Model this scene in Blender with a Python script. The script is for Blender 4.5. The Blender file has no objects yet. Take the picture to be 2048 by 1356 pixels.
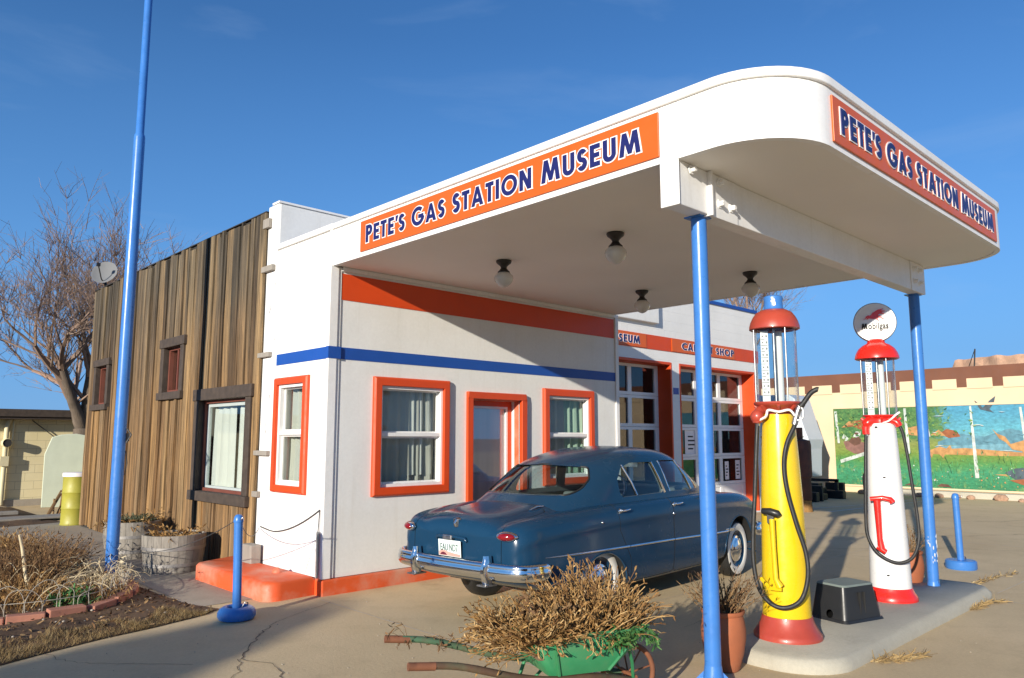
import bpy, bmesh, math, random
from mathutils import Vector, Matrix
from mathutils.bvhtree import BVHTree
R = math.radians
random.seed(11)
rnd = random.random
def ru(a, b): return a + (b - a) * random.random()
SC = bpy.context.scene
COL = SC.collection

# ------------------------------------------------------------------ objects
def tag(o, label=None, cat=None, group=None, kind=None):
    if label: o['label'] = label
    if cat: o['category'] = cat
    if group: o['group'] = group
    if kind: o['kind'] = kind
    return o
def thing(name, label, cat, loc=(0, 0, 0), rz=0, group=None):
    o = bpy.data.objects.new(name, None); COL.objects.link(o)
    o.location = loc; o.rotation_euler = (0, 0, rz); o.empty_display_size = .2
    return tag(o, label, cat, group)
def copy_tree(o, parent=None):
    c = o.copy(); COL.objects.link(c)
    if parent: c.parent = parent
    for ch in list(o.children): copy_tree(ch, c)
    return c
def link_mesh(name, me, mats, parent=None, smooth=None, bevel=0):
    o = bpy.data.objects.new(name, me); COL.objects.link(o)
    if not isinstance(mats, (list, tuple)): mats = [mats]
    mi = [p.material_index for p in me.polygons]; me.materials.clear()
    for m in mats: me.materials.append(m)
    if len(mats) > 1: me.polygons.foreach_set('material_index', mi)
    if smooth is not None:
        for p in me.polygons: p.use_smooth = True
        if smooth < 179: me.set_sharp_from_angle(angle=R(smooth))
    if bevel:
        b = o.modifiers.new('bevel', 'BEVEL'); b.width = bevel; b.segments = 2
        b.limit_method = 'ANGLE'; b.angle_limit = R(40)
    if parent: o.parent = parent
    return o

class MB:
    """collects shapes, links them as one mesh object"""
    def __init__(s, xf=None): s.v = []; s.f = []; s.m = []; s.xf = xf
    def add(s, vs, fs, m=0):
        k = len(s.v)
        s.v += [s.xf(Vector(p)) if s.xf else Vector(p) for p in vs]
        s.f += [[i + k for i in f] for f in fs]; s.m += [m] * len(fs)
        return s
    def box(s, x0, y0, z0, x1, y1, z1, m=0):
        x0, x1 = min(x0, x1), max(x0, x1); y0, y1 = min(y0, y1), max(y0, y1); z0, z1 = min(z0, z1), max(z0, z1)
        return s.add([(x0,y0,z0),(x1,y0,z0),(x1,y1,z0),(x0,y1,z0),(x0,y0,z1),(x1,y0,z1),(x1,y1,z1),(x0,y1,z1)],
              [(0,3,2,1),(4,5,6,7),(0,1,5,4),(1,2,6,5),(2,3,7,6),(3,0,4,7)], m)
    def prism(s, pts, a0, a1, axis='z', m=0):
        def P(p, a):
            return {'z': (p[0], p[1], a), 'y': (p[0], a, p[1]), 'x': (a, p[0], p[1])}[axis]
        n = len(pts)
        vs = [P(p, a0) for p in pts] + [P(p, a1) for p in pts]
        fs = [list(range(n))[::-1], list(range(n, 2 * n))] + [(i, (i + 1) % n, n + (i + 1) % n, n + i) for i in range(n)]
        return s.add(vs, fs, m)
    def quad(s, a, b, c, d, m=0): return s.add([a, b, c, d], [(0, 1, 2, 3)], m)
    def tube(s, pts, r, n=8, m=0, caps=True, up=None):
        pts = [Vector(p) for p in pts]; k = len(pts)
        rs = r if isinstance(r, (list, tuple)) else [r] * k
        vs = []; fs = []; pn = None
        for i in range(k):
            t = (pts[min(i + 1, k - 1)] - pts[max(i - 1, 0)])
            if t.length < 1e-9: t = Vector((0, 0, 1))
            t.normalize()
            if pn is None:
                a = Vector(up) if up else (Vector((0, 0, 1)) if abs(t.z) < .9 else Vector((1, 0, 0)))
                pn = (a - t * a.dot(t)).normalized()
            else:
                pn = pn - t * pn.dot(t)
                pn = pn.normalized() if pn.length > 1e-6 else t.orthogonal().normalized()
            b = t.cross(pn)
            for j in range(n):
                an = 2 * math.pi * j / n
                vs.append(pts[i] + rs[i] * (math.cos(an) * pn + math.sin(an) * b))
        for i in range(k - 1):
            for j in range(n):
                fs.append((i*n+j, i*n+(j+1)%n, (i+1)*n+(j+1)%n, (i+1)*n+j))
        if caps: fs.append(list(range(n))[::-1]); fs.append(list(range((k-1)*n, k*n)))
        return s.add(vs, fs, m)
    def lathe(s, prof, c=(0, 0, 0), n=32, m=0, axis='z', caps=False, wob=None):
        vs = []; fs = []; k = len(prof)
        for (r, z) in prof:
            for j in range(n):
                an = 2 * math.pi * j / n; rr = r * (wob(an, z) if wob else 1)
                a, b = rr * math.cos(an), rr * math.sin(an)
                p = {'z': (a, b, z), 'y': (a, z, b), 'x': (z, a, b)}[axis]
                vs.append((p[0]+c[0], p[1]+c[1], p[2]+c[2]))
        for i in range(k - 1):
            for j in range(n):
                q = (i*n+j, i*n+(j+1)%n, (i+1)*n+(j+1)%n, (i+1)*n+j)
                fs.append(q if axis != 'y' else q[::-1])
        if caps:
            fs.append(list(range(n))[::-1]); fs.append(list(range((k-1)*n, k*n)))
        return s.add(vs, fs, m)
    def sphere(s, c, r, n=16, k=10, m=0, sq=(1, 1, 1)):
        vs = []; fs = []
        for i in range(k + 1):
            a = math.pi * i / k
            for j in range(n):
                b = 2 * math.pi * j / n
                vs.append((c[0]+sq[0]*r*math.sin(a)*math.cos(b), c[1]+sq[1]*r*math.sin(a)*math.sin(b), c[2]-sq[2]*r*math.cos(a)))
        for i in range(k):
            for j in range(n): fs.append((i*n+j, i*n+(j+1)%n, (i+1)*n+(j+1)%n, (i+1)*n+j))
        return s.add(vs, fs, m)
    def mesh(s, name):
        me = bpy.data.meshes.new(name); me.from_pydata([tuple(p) for p in s.v], [], s.f)
        for p, m in zip(me.polygons, s.m): p.material_index = m
        bm = bmesh.new(); bm.from_mesh(me); bmesh.ops.remove_doubles(bm, verts=bm.verts, dist=1e-5)
        bmesh.ops.dissolve_degenerate(bm, dist=1e-6, edges=bm.edges)
        if not getattr(s, 'keepn', False): bmesh.ops.recalc_face_normals(bm, faces=bm.faces)
        bm.to_mesh(me); bm.free(); me.update()
        return me
    def build(s, name, mats, parent=None, smooth=None, bevel=0):
        return link_mesh(name, s.mesh(name), mats, parent, smooth, bevel)

def evaluated(o):
    bpy.context.view_layer.update()
    dg = bpy.context.evaluated_depsgraph_get()
    return bpy.data.meshes.new_from_object(o.evaluated_get(dg))
def apply_mods(o):
    me = evaluated(o); o.modifiers.clear(); old = o.data; o.data = me; bpy.data.meshes.remove(old); return o
def boolean(o, cut, op='DIFFERENCE', keep=False):
    m = o.modifiers.new('b', 'BOOLEAN'); m.operation = op; m.solver = 'EXACT'; m.object = cut
    apply_mods(o)
    if not keep: me = cut.data; bpy.data.objects.remove(cut); bpy.data.meshes.remove(me)
    return o
def dup_obj(o, name):
    c = o.copy(); c.data = o.data.copy(); c.name = name; COL.objects.link(c); return c

def rounded(pts, rad, n=6):
    o = []; k = len(pts)
    for i in range(k):
        p = Vector(pts[i]); a = (Vector(pts[i - 1]) - p).normalized(); c = (Vector(pts[(i + 1) % k]) - p).normalized()
        r = rad[i] if isinstance(rad, (list, tuple)) else rad
        if r <= 0: o.append(p.to_tuple()); continue
        ang = a.angle(c); d = r / math.tan(ang / 2); ctr = p + (a + c).normalized() * (r / math.sin(ang / 2))
        s = p + a * d - ctr; e = p + c * d - ctr
        for j in range(n + 1):
            v = s.lerp(e, j / n).normalized() * r; o.append((ctr + v).to_tuple())
    return o
def text_mesh(body, bold=0.0, small=False, extrude=0.0, spacing=1.0, small_scale=.8, res=4):
    cu = bpy.data.curves.new('lettering', 'FONT'); cu.body = body; cu.offset = bold; cu.extrude = extrude
    cu.space_character = spacing; cu.resolution_u = res; cu.small_caps_scale = small_scale
    cu.fill_mode = 'FRONT' if extrude == 0 else 'BOTH'
    o = bpy.data.objects.new('lettering', cu); COL.objects.link(o)
    if small:
        for i, ch in enumerate(body):
            if ch.islower(): cu.body_format[i].use_small_caps = True
    me = evaluated(o); bpy.data.objects.remove(o); bpy.data.curves.remove(cu)
    return me
def bounds(me):
    xs = [v.co.x for v in me.vertices]; ys = [v.co.y for v in me.vertices]
    return min(xs), max(xs), min(ys), max(ys)
def lettering(name, body, box, frame, mat, parent, bold=0, ref=None, lift=(0.0, .006), **kw):
    """fit text into box=(u0,u1,w0,w1) of a plane; frame(u, w, d) -> point; d = distance off the plane"""
    me = text_mesh(body, bold, extrude=.01, **kw)
    b = ref or bounds(me); sx = (box[1]-box[0])/(b[1]-b[0]); sy = (box[3]-box[2])/(b[3]-b[2])
    for v in me.vertices:
        u = box[0] + (v.co.x - b[0]) * sx; w = box[2] + (v.co.y - b[2]) * sy
        v.co = frame(u, w, lift[1] if v.co.z > 0 else lift[0])
    bm = bmesh.new(); bm.from_mesh(me); bmesh.ops.recalc_face_normals(bm, faces=bm.faces); bm.to_mesh(me); bm.free()
    return link_mesh(name, me, mat, parent), b

# geometric sign-painter capitals: each glyph = width + strokes (centre lines) or polygons, in a box of height 1
def arcp(cx, cy, rx, ry, a0, a1, n=16): return [(cx + rx * math.cos(R(a0 + (a1 - a0) * i / n)), cy + ry * math.sin(R(a0 + (a1 - a0) * i / n))) for i in range(n + 1)]
def glyphs(t):
    a = t / 2; q = (1 - t) / 4; G_ = {}
    G_['P'] = (.56, [('l', [(a, 0), (a, 1)]), ('l', [(a, 1 - a), (.28, 1 - a)] + arcp(.28, .70, .28 - a, .30 - a, 90, -90) + [(a, .40 + a)])])
    G_['B'] = (.58, [('l', [(a, 0), (a, 1)]), ('l', [(a, 1 - a), (.28, 1 - a)] + arcp(.28, .76, .25 - a, .24 - a, 90, -90) + [(a, .52 + a)]), ('l', [(a, .52 + a * .2), (.30, .54)] + arcp(.30, .29, .28 - a, .29 - a, 75, -90) + [(a, a)])])
    G_['E'] = (.50, [('l', [(a, 0), (a, 1)]), ('l', [(a, 1 - a), (.50, 1 - a)]), ('l', [(a, .51), (.47, .51)]), ('l', [(a, a), (.50, a)])])
    G_['T'] = (.52, [('l', [(0, 1 - a), (.52, 1 - a)]), ('l', [(.26, 0), (.26, 1 - a)])])
    G_['I'] = (t, [('l', [(a, 0), (a, 1)])])
    G_['H'] = (.64, [('l', [(a, 0), (a, 1)]), ('l', [(.64 - a, 0), (.64 - a, 1)]), ('l', [(a, .52), (.64 - a, .52)])])
    G_['U'] = (.62, [('l', [(a, 1), (a, .33)] + arcp(.31, .31, .31 - a, .31 - a, 180, 360) + [(.62 - a, .33), (.62 - a, 1)])])
    G_['O'] = (.98, [('c', arcp(.49, .5, .49 - a, .51 - a, 0, 360, 36)[:-1])])
    G_['C'] = (.74, [('l', arcp(.50, .5, .50 - a, .51 - a, 52, 308, 28))])
    G_['G'] = (.94, [('l', arcp(.49, .5, .49 - a, .51 - a, 48, 352, 32)), ('l', [(.52, .47), (.94 - a * .4, .47)])])
    G_['S'] = (.50, [('l', arcp(.25, 1 - a - q, .25 - a, q, 28, 262, 18) + arcp(.25, a + q, .25 - a, q, 82, -152, 18))])
    G_['A'] = (.80, [('p', [(0, 0), (t * 1.05, 0), (.40 + t * .42, 1), (.40 - t * .42, 1)]), ('p', [(.80 - t * 1.05, 0), (.80, 0), (.40 + t * .42, 1), (.40 - t * .42, 1)]), ('l', [(.20, .27), (.60, .27)])])
    G_['N'] = (.70, [('l', [(a, 0), (a, 1)]), ('l', [(.70 - a, 0), (.70 - a, 1)]), ('p', [(0, 1), (t * 1.1, 1), (.70, 0), (.70 - t * 1.1, 0)])])
    G_['M'] = (.98, [('p', [(0, 0), (t, 0), (.14 + t * .9, 1), (.14, 1)]), ('p', [(.98 - t, 0), (.98, 0), (.84, 1), (.84 - t * .9, 1)]), ('p', [(.14, 1), (.14 + t * 1.0, 1), (.49 + t * .42, .06), (.49 - t * .42, .06)]), ('p', [(.84 - t * 1.0, 1), (.84, 1), (.49 + t * .42, .06), (.49 - t * .42, .06)])])
    G_["'"] = (t * 1.0, [('p', [(.02, 1.0), (.02 + t, 1.0), (t * .55, .66), (t * .12, .66)])])
    return G_
def offset_poly(P_, d):
    n = len(P_); ar = sum(P_[i - 1][0] * P_[i][1] - P_[i][0] * P_[i - 1][1] for i in range(n)); sg = 1 if ar > 0 else -1; o = []
    for i in range(n):
        p = Vector(P_[i]); e0 = (p - Vector(P_[i - 1])).normalized(); e1 = (Vector(P_[(i + 1) % n]) - p).normalized()
        n0 = Vector((e0.y, -e0.x)) * sg; n1 = Vector((e1.y, -e1.x)) * sg; m_ = n0 + n1
        k = 1 / max(.35, m_.dot(n0)) if m_.length > 1e-6 else 1
        o.append(p + m_ * d * k)
    return o
def sign_text(name, body, box, frame, m_, parent, t=.2, grow=0.0, lift=(.0, .006), gap=.16, space=.42, big=1.0, asp=1.0):
    """letters built from solid strokes; the first letter of each word may be taller (big)"""
    G_ = glyphs(t); x = 0; items = []
    first = True
    for ch in body:
        if ch == ' ': x += space; first = True; continue
        w_, st = G_[ch]; k = big if first else 1.0; items.append((x, k, st, ch)); x += w_ * k + gap * (.55 if ch == "'" else 1); first = False
    W = x - gap; sx_ = (box[1] - box[0]) / W; sy = (box[3] - box[2]); b = MB(); kk = 0
    def put(poly):
        nonlocal kk; kk += 1; hi = lift[1] + (kk % 9) * .00016
        n = len(poly); V = [frame(*poly[i], lift[0]) for i in range(n)] + [frame(*poly[i], hi) for i in range(n)]
        b.add(V, [list(range(n, 2 * n))] + [(i, (i + 1) % n, n + (i + 1) % n, n + i) for i in range(n)])
    for (x0, k, st, ch) in items:
        mp_ = lambda p: (box[0] + (x0 + p[0] * k) * sx_, box[2] + p[1] * k * sy / big)
        for kind, pts in st:
            if kind == 'p':
                put([mp_(p) for p in offset_poly(pts, grow)]); continue
            P_ = [Vector(p) for p in pts]; n = len(P_); closed = kind == 'c'; hw = t / 2 + grow
            if not closed:
                P_[0] = P_[0] - (P_[1] - P_[0]).normalized() * grow; P_[-1] = P_[-1] + (P_[-1] - P_[-2]).normalized() * grow
            L_ = []; Rr = []
            for i in range(n):
                a_ = P_[i - 1] if (i or closed) else P_[0]; c_ = P_[(i + 1) % n] if (i < n - 1 or closed) else P_[-1]
                e0 = (P_[i] - a_).normalized() if (P_[i] - a_).length > 1e-9 else (c_ - P_[i]).normalized(); e1 = (c_ - P_[i]).normalized() if (c_ - P_[i]).length > 1e-9 else e0
                n0 = Vector((-e0.y, e0.x)); n1 = Vector((-e1.y, e1.x)); m2 = n0 + n1; m2 = m2 / max(.6, m2.dot(n0)); L_.append(P_[i] + m2 * hw); Rr.append(P_[i] - m2 * hw)
            rng = range(n) if closed else range(n - 1); base = kk; kk += 1; hi = lift[1] + (kk % 9) * .00016
            V = []
            for i in range(n): V += [frame(*mp_(L_[i]), hi), frame(*mp_(Rr[i]), hi), frame(*mp_(L_[i]), lift[0]), frame(*mp_(Rr[i]), lift[0])]
            F = []
            for i in rng:
                j = (i + 1) % n; F += [(4*i, 4*i+1, 4*j+1, 4*j), (4*i, 4*j, 4*j+2, 4*i+2), (4*i+1, 4*i+3, 4*j+3, 4*j+1)]
            if not closed: F += [(0, 2, 3, 1), (4*n-4, 4*n-3, 4*n-1, 4*n-2)]
            b.add(V, F)
    return b.build(name, m_, parent)

# ------------------------------------------------------------------ materials
def newmat(name):
    m = bpy.data.materials.new(name); m.use_nodes = True
    nt = m.node_tree; return m, nt, nt.nodes['Principled BSDF']
def nd(nt, t, **kw):
    n = nt.nodes.new(t)
    for k, v in kw.items():
        if k in n.inputs: n.inputs[k].default_value = v
        else: setattr(n, k, v)
    return n
def mixc(nt, a, b, fac, mode='MIX'):
    n = nt.nodes.new('ShaderNodeMix'); n.data_type = 'RGBA'; n.blend_type = mode
    for s, val in ((6, a), (7, b), (0, fac)):
        if hasattr(val, 'links') or hasattr(val, 'is_linked'): nt.links.new(val, n.inputs[s])
        else: n.inputs[s].default_value = val if s == 0 else (*val, 1)
    return n.outputs[2]
def ramp(nt, fac, stops, interp='LINEAR'):
    n = nt.nodes.new('ShaderNodeValToRGB'); n.color_ramp.interpolation = interp
    e = n.color_ramp.elements
    while len(e) > 1: e.remove(e[-1])
    for i, (p, c) in enumerate(stops):
        x = e[0] if i == 0 else e.new(p)
        x.position = p; x.color = (*c, 1) if len(c) == 3 else c
    nt.links.new(fac, n.inputs[0]); return n.outputs[0]
def noise(nt, scale, detail=4, rough=.6, vec=None, stretch=None, coord='Object'):
    tc = nt.nodes.new('ShaderNodeTexCoord'); v = tc.outputs[coord]
    if stretch:
        mp = nt.nodes.new('ShaderNodeMapping'); mp.inputs['Scale'].default_value = stretch
        nt.links.new(v, mp.inputs[0]); v = mp.outputs[0]
    n = nd(nt, 'ShaderNodeTexNoise', Scale=scale, Detail=detail, Roughness=rough)
    nt.links.new(v, n.inputs['Vector']); return n.outputs['Fac']
def sc(c, k): return tuple(min(1, x * k) for x in c)
def bumpit(nt, bs, h, strength, dist=.01, normal=None):
    b = nd(nt, 'ShaderNodeBump', Strength=strength, Distance=dist); nt.links.new(h, b.inputs['Height'])
    if normal: nt.links.new(normal, b.inputs['Normal'])
    nt.links.new(b.outputs[0], bs.inputs['Normal']); return b.outputs[0]
def mat(name, col, rough=.6, var=.12, scale=3.0, bump=.0, bscale=60, metal=0.0, coat=0.0, stretch=None, dirt=None, dirt_amt=.5, dirt_scale=1.2, spec=None, bdist=.004):
    m, nt, bs = newmat(name)
    n1 = noise(nt, scale, 5, .6, stretch=stretch)
    c = ramp(nt, n1, [(.3, sc(col, 1 - var)), (.7, sc(col, 1 + var))])
    if dirt:
        n2 = noise(nt, dirt_scale, 6, .65, stretch=stretch)
        f = ramp(nt, n2, [(.48, (0, 0, 0)), (.72, (dirt_amt,) * 3)])
        c = mixc(nt, c, dirt, f)
    nt.links.new(c, bs.inputs['Base Color'])
    n3 = noise(nt, scale * 4, 4, .6)
    rr = ramp(nt, n3, [(.3, (max(0, rough - .08),) * 3), (.7, (min(1, rough + .08),) * 3)])
    nt.links.new(rr, bs.inputs['Roughness'])
    bs.inputs['Metallic'].default_value = metal; bs.inputs['Coat Weight'].default_value = coat
    bs.inputs['Coat Roughness'].default_value = .06
    if spec is not None: bs.inputs['Specular IOR Level'].default_value = spec
    if bump:
        bumpit(nt, bs, noise(nt, bscale, 5, .7, stretch=stretch), bump, bdist)
    return m
def glass_mat(name, tint=(1, 1, 1), refl=.9, base=.03):
    m = bpy.data.materials.new(name); m.use_nodes = True; nt = m.node_tree; nt.nodes.clear()
    out = nt.nodes.new('ShaderNodeOutputMaterial'); mx = nt.nodes.new('ShaderNodeMixShader')
    tr = nd(nt, 'ShaderNodeBsdfTransparent'); tr.inputs[0].default_value = (*tint, 1)
    gl = nd(nt, 'ShaderNodeBsdfGlossy', Roughness=.02); gl.inputs[0].default_value = (refl, refl, refl, 1)
    # Schlick reflectance, the same from either side of the pane
    lw = nd(nt, 'ShaderNodeLayerWeight', Blend=.5); pw = nd(nt, 'ShaderNodeMath', operation='POWER'); pw.inputs[1].default_value = 5
    nt.links.new(lw.outputs['Facing'], pw.inputs[0])
    ad = nd(nt, 'ShaderNodeMath', operation='MULTIPLY_ADD'); ad.inputs[1].default_value = 1 - base; ad.inputs[2].default_value = base; ad.use_clamp = True
    nt.links.new(pw.outputs[0], ad.inputs[0]); nt.links.new(ad.outputs[0], mx.inputs[0])
    nt.links.new(tr.outputs[0], mx.inputs[1]); nt.links.new(gl.outputs[0], mx.inputs[2])
    nt.links.new(mx.outputs[0], out.inputs[0]); return m
def island_mat(name, stops, rough=.8, nscale=6, stretch=None, var=.25, bump=.0, transl=False):
    """every loose piece of a mesh gets its own tint"""
    m, nt, bs = newmat(name)
    g = nt.nodes.new('ShaderNodeNewGeometry')
    c = ramp(nt, g.outputs['Random Per Island'], stops)
    n = noise(nt, nscale, 5, .65, stretch=stretch)
    k = ramp(nt, n, [(.3, (1 - var,) * 3), (.7, (1 + var,) * 3)])
    c = mixc(nt, c, k, 1.0, 'MULTIPLY')
    nt.links.new(c, bs.inputs['Base Color']); bs.inputs['Roughness'].default_value = rough
    bs.inputs['Specular IOR Level'].default_value = .25
    if bump: bumpit(nt, bs, n, bump, .004)
    return m

def streak_mat(name, col, dirty, rough, bump, bscale):
    """painted wall: faint vertical run marks, blotches and roller texture"""
    m, nt, bs = newmat(name)
    a = noise(nt, 1.0, 6, .6, stretch=(9, 9, .55)); b = noise(nt, .8, 6, .65); c3 = noise(nt, 24, 4, .7)
    f1 = ramp(nt, a, [(.55, (0, 0, 0)), (.8, (.42,) * 3)]); f2 = ramp(nt, b, [(.45, (0, 0, 0)), (.75, (.38,) * 3)])
    c = mixc(nt, col, dirty, f1); c = mixc(nt, c, dirty, f2)
    c = mixc(nt, c, ramp(nt, c3, [(.3, (.96,) * 3), (.7, (1.03,) * 3)]), 1, 'MULTIPLY')
    sp = noise(nt, 75, 2, .5); c = mixc(nt, c, sc(dirty, .55), ramp(nt, sp, [(.755, (0, 0, 0)), (.80, (.6,) * 3)]))
    nt.links.new(c, bs.inputs['Base Color']); bs.inputs['Roughness'].default_value = rough
    wv = noise(nt, 1.6, 3, .5); n1 = nd(nt, 'ShaderNodeBump', Strength=.12, Distance=.05); nt.links.new(wv, n1.inputs['Height'])
    bumpit(nt, bs, noise(nt, bscale, 5, .7), bump, .004, n1.outputs[0]); return m
M = {}
WHITE = (.80, .79, .76)
M['stucco'] = streak_mat('white_stucco', (.77, .765, .735), (.60, .57, .50), .85, .35, 140)
M['white'] = streak_mat('white_paint', (.82, .81, .79), (.60, .56, .49), .5, .12, 90)
M['ceiling'] = mat('canopy_ceiling_paint', (.80, .765, .71), .6, .03, 1.2, .1, 60)
M['block'] = None
M['orange'] = mat('orange_paint', (.64, .062, .007), .5, .06, 3, .15, 80, dirt=(.55, .07, .02), dirt_amt=.5)
M['sign_orange'] = mat('sign_orange', (.64, .105, .006), .4, .03, 2, .03, 50)
M['sign_navy'] = mat('sign_navy', (.012, .014, .11), .4, .05, 5)
M['sign_white'] = mat('sign_white', (.84, .78, .76), .45, .03, 5)
M['blue_band'] = mat('blue_band_paint', (.010, .072, .34), .5, .06, 3, .12, 80)
M['blue'] = mat('blue_pole_paint', (.048, .185, .52), .32, .07, 4, .12, 40, dirt=(.036, .13, .38), dirt_amt=.5, dirt_scale=2.5)
M['curb_orange'] = mat('curb_orange_paint', (.66, .095, .022), .55, .08, 3, .3, 60, dirt=(.55, .33, .24), dirt_amt=.75, dirt_scale=1.6)
M['black'] = mat('black_plastic', (.018, .018, .018), .4, .1, 4)
M['rubber'] = mat('black_rubber', (.016, .016, .016), .55, .2, 8, .1, 80)
M['darkmetal'] = mat('dark_bronze', (.02, .016, .014), .5, .2, 8)
M['glass'] = glass_mat('window_glass', (.90, .92, .90), base=.035)
M['clearglass'] = glass_mat('clear_cylinder_glass', (.93, .95, .95), base=.02)
M['carglass'] = glass_mat('car_glass', (.82, .88, .88), base=.03)
M['doorglass'] = glass_mat('door_glass', (.90, .92, .92), base=.16)
M['darkglass'] = glass_mat('garage_glass', (.50, .51, .51), base=.07)
M['curtain'] = mat('white_curtain', (.72, .74, .72), .9, .04, 4)
M['curtain_grey'] = mat('grey_curtain', (.54, .54, .50), .9, .05, 4)
M['curtain_green'] = mat('green_curtain', (.42, .58, .47), .9, .05, 4)
M['interior'] = mat('room_paint', (.36, .35, .33), .9, .05, 2)
M['dark'] = mat('dark_void', (.03, .028, .026), .9, .1, 2)
M['opal'] = mat('opal_glass', (.62, .60, .56), .18, .02, 3, coat=.3)
M['chrome'] = mat('chrome', (.78, .79, .80), .1, .03, 6, metal=1.0)
M['steel'] = mat('worn_steel', (.45, .44, .43), .38, .1, 12, metal=1.0, bump=.1)
M['paint_car'] = mat('car_blue_paint', (.0085, .040, .086), .22, .03, 1.5, coat=.12, spec=.32)
M['car_int'] = mat('car_interior', (.16, .17, .17), .85, .1, 5)
M['car_under'] = mat('car_underside', (.012, .012, .012), .9, .1, 5)
M['red_lens'] = mat('red_lens', (.22, .006, .01), .15, .1, 30, coat=.6)
M['whitewall'] = mat('whitewall', (.72, .69, .62), .6, .06, 6)
M['yellow'] = mat('yellow_pump_paint', (.74, .50, .010), .28, .03, 3, coat=.35, dirt=(.58, .37, .015), dirt_amt=.45, dirt_scale=2.2)
M['pumpred'] = mat('faded_red_paint', (.40, .055, .032), .38, .08, 5, .06, 30, coat=.2, dirt=(.30, .05, .03), dirt_amt=.6, dirt_scale=3)
M['brightred'] = mat('bright_red_paint', (.72, .022, .014), .3, .04, 4, coat=.3)
M['pumpwhite'] = mat('white_pump_paint', (.74, .74, .73), .3, .03, 3, coat=.35, dirt=(.66, .63, .58), dirt_amt=.3, dirt_scale=2.4)
M['terracotta'] = mat('terracotta', (.36, .11, .045), .85, .15, 5, .3, 60, dirt=(.30, .16, .10), dirt_amt=.5, dirt_scale=3)
M['barrel'] = mat('weathered_barrel_wood', (.30, .27, .23), .85, .18, 4, .4, 30, stretch=(6, 6, .5), dirt=(.20, .17, .14), dirt_amt=.5, dirt_scale=2)
M['hoop'] = mat('galvanised_hoop', (.33, .31, .29), .55, .12, 8, metal=.6)
M['green'] = mat('green_barrow_paint', (.030, .215, .085), .55, .15, 4, .2, 30, dirt=(.09, .15, .07), dirt_amt=.65, dirt_scale=4)
M['rust'] = mat('rusty_iron', (.20, .075, .035), .8, .3, 9, .4, 40)
M['handlewood'] = mat('barrow_handle', (.06, .13, .07), .7, .3, 7, .3, 30, dirt=(.10, .055, .03), dirt_amt=.8, dirt_scale=4)
M['soil'] = mat('dry_soil', (.16, .10, .06), .95, .3, 9, .8, 30, bdist=.02)
M['lampwhite'] = M['opal']
M['frame_dark'] = mat('dark_window_timber', (.060, .043, .032), .75, .3, 5, .4, 30, stretch=(2, 2, 2))
M['redwood'] = mat('red_inner_frame', (.16, .045, .028), .7, .15, 5)
M['brick'] = mat('edging_brick', (.40, .17, .11), .9, .15, 8, .4, 60)
M['wire'] = mat('pale_wire', (.62, .58, .50), .6, .15, 20)
M['cable'] = mat('grey_cable', (.05, .05, .05), .6, .1, 10)
M['cream'] = None
M['drum'] = mat('yellow_green_drum', (.36, .33, .045), .5, .12, 3, dirt=(.22, .20, .05), dirt_amt=.5)
M['tarp'] = mat('pale_board', (.62, .66, .50), .7, .06, 3, .2, 20)
M['rvwhite'] = mat('rv_panel', (.58, .62, .66), .4, .03, 2)
M['rockpaint'] = mat('mesa_rock', (.42, .26, .17), .95, .3, .35, 1, .6, bdist=.4, dirt=(.25, .16, .11), dirt_amt=.8, dirt_scale=.5)
# ------------------------------------------------------------------ camera, sky, sun
YAW, PIT = R(46.235), R(7.42)
FW = Vector((math.cos(YAW) * math.cos(PIT), math.sin(YAW) * math.cos(PIT), math.sin(PIT)))
cam = bpy.data.cameras.new('camera'); camo = bpy.data.objects.new('camera', cam); COL.objects.link(camo)
camo.location = (-4.311, -7.420, 1.66); camo.rotation_euler = FW.to_track_quat('-Z', 'Y').to_euler()
cam.sensor_width = 36; cam.lens = 1520.6 / 2048 * 36; cam.clip_end = 3000; cam.clip_start = .05
SC.camera = camo
SUN_EL, SUN_AZ = R(14.4), R(199.8)            # azimuth measured from +X
w = bpy.data.worlds.new('World'); SC.world = w; w.use_nodes = True
wn = w.node_tree; bg = wn.nodes['Background']
sky = wn.nodes.new('ShaderNodeTexSky'); sky.sky_type = 'NISHITA'; sky.sun_disc = False
sky.sun_elevation = SUN_EL; sky.sun_rotation = R(90) - SUN_AZ
sky.altitude = 1500; sky.air_density = 1.0; sky.dust_density = .05; sky.ozone_density = 3.5
hsv = wn.nodes.new('ShaderNodeHueSaturation'); hsv.inputs['Saturation'].default_value = 1.16
hsv.inputs['Hue'].default_value = .505
wn.links.new(sky.outputs[0], hsv.inputs['Color'])
# dry desert air: the blue stays deep nearly down to the horizon
tg = wn.nodes.new('ShaderNodeTexCoord'); sxz = wn.nodes.new('ShaderNodeSeparateXYZ'); wn.links.new(tg.outputs['Generated'], sxz.inputs[0])
lowf = ramp(wn, sxz.outputs['Z'], [(.0, (.90,) * 3), (.10, (.78,) * 3), (.25, (.38,) * 3), (.48, (.06,) * 3)])
deep = mixc(wn, hsv.outputs[0], (.80, 2.2, 4.7), lowf)
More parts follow.
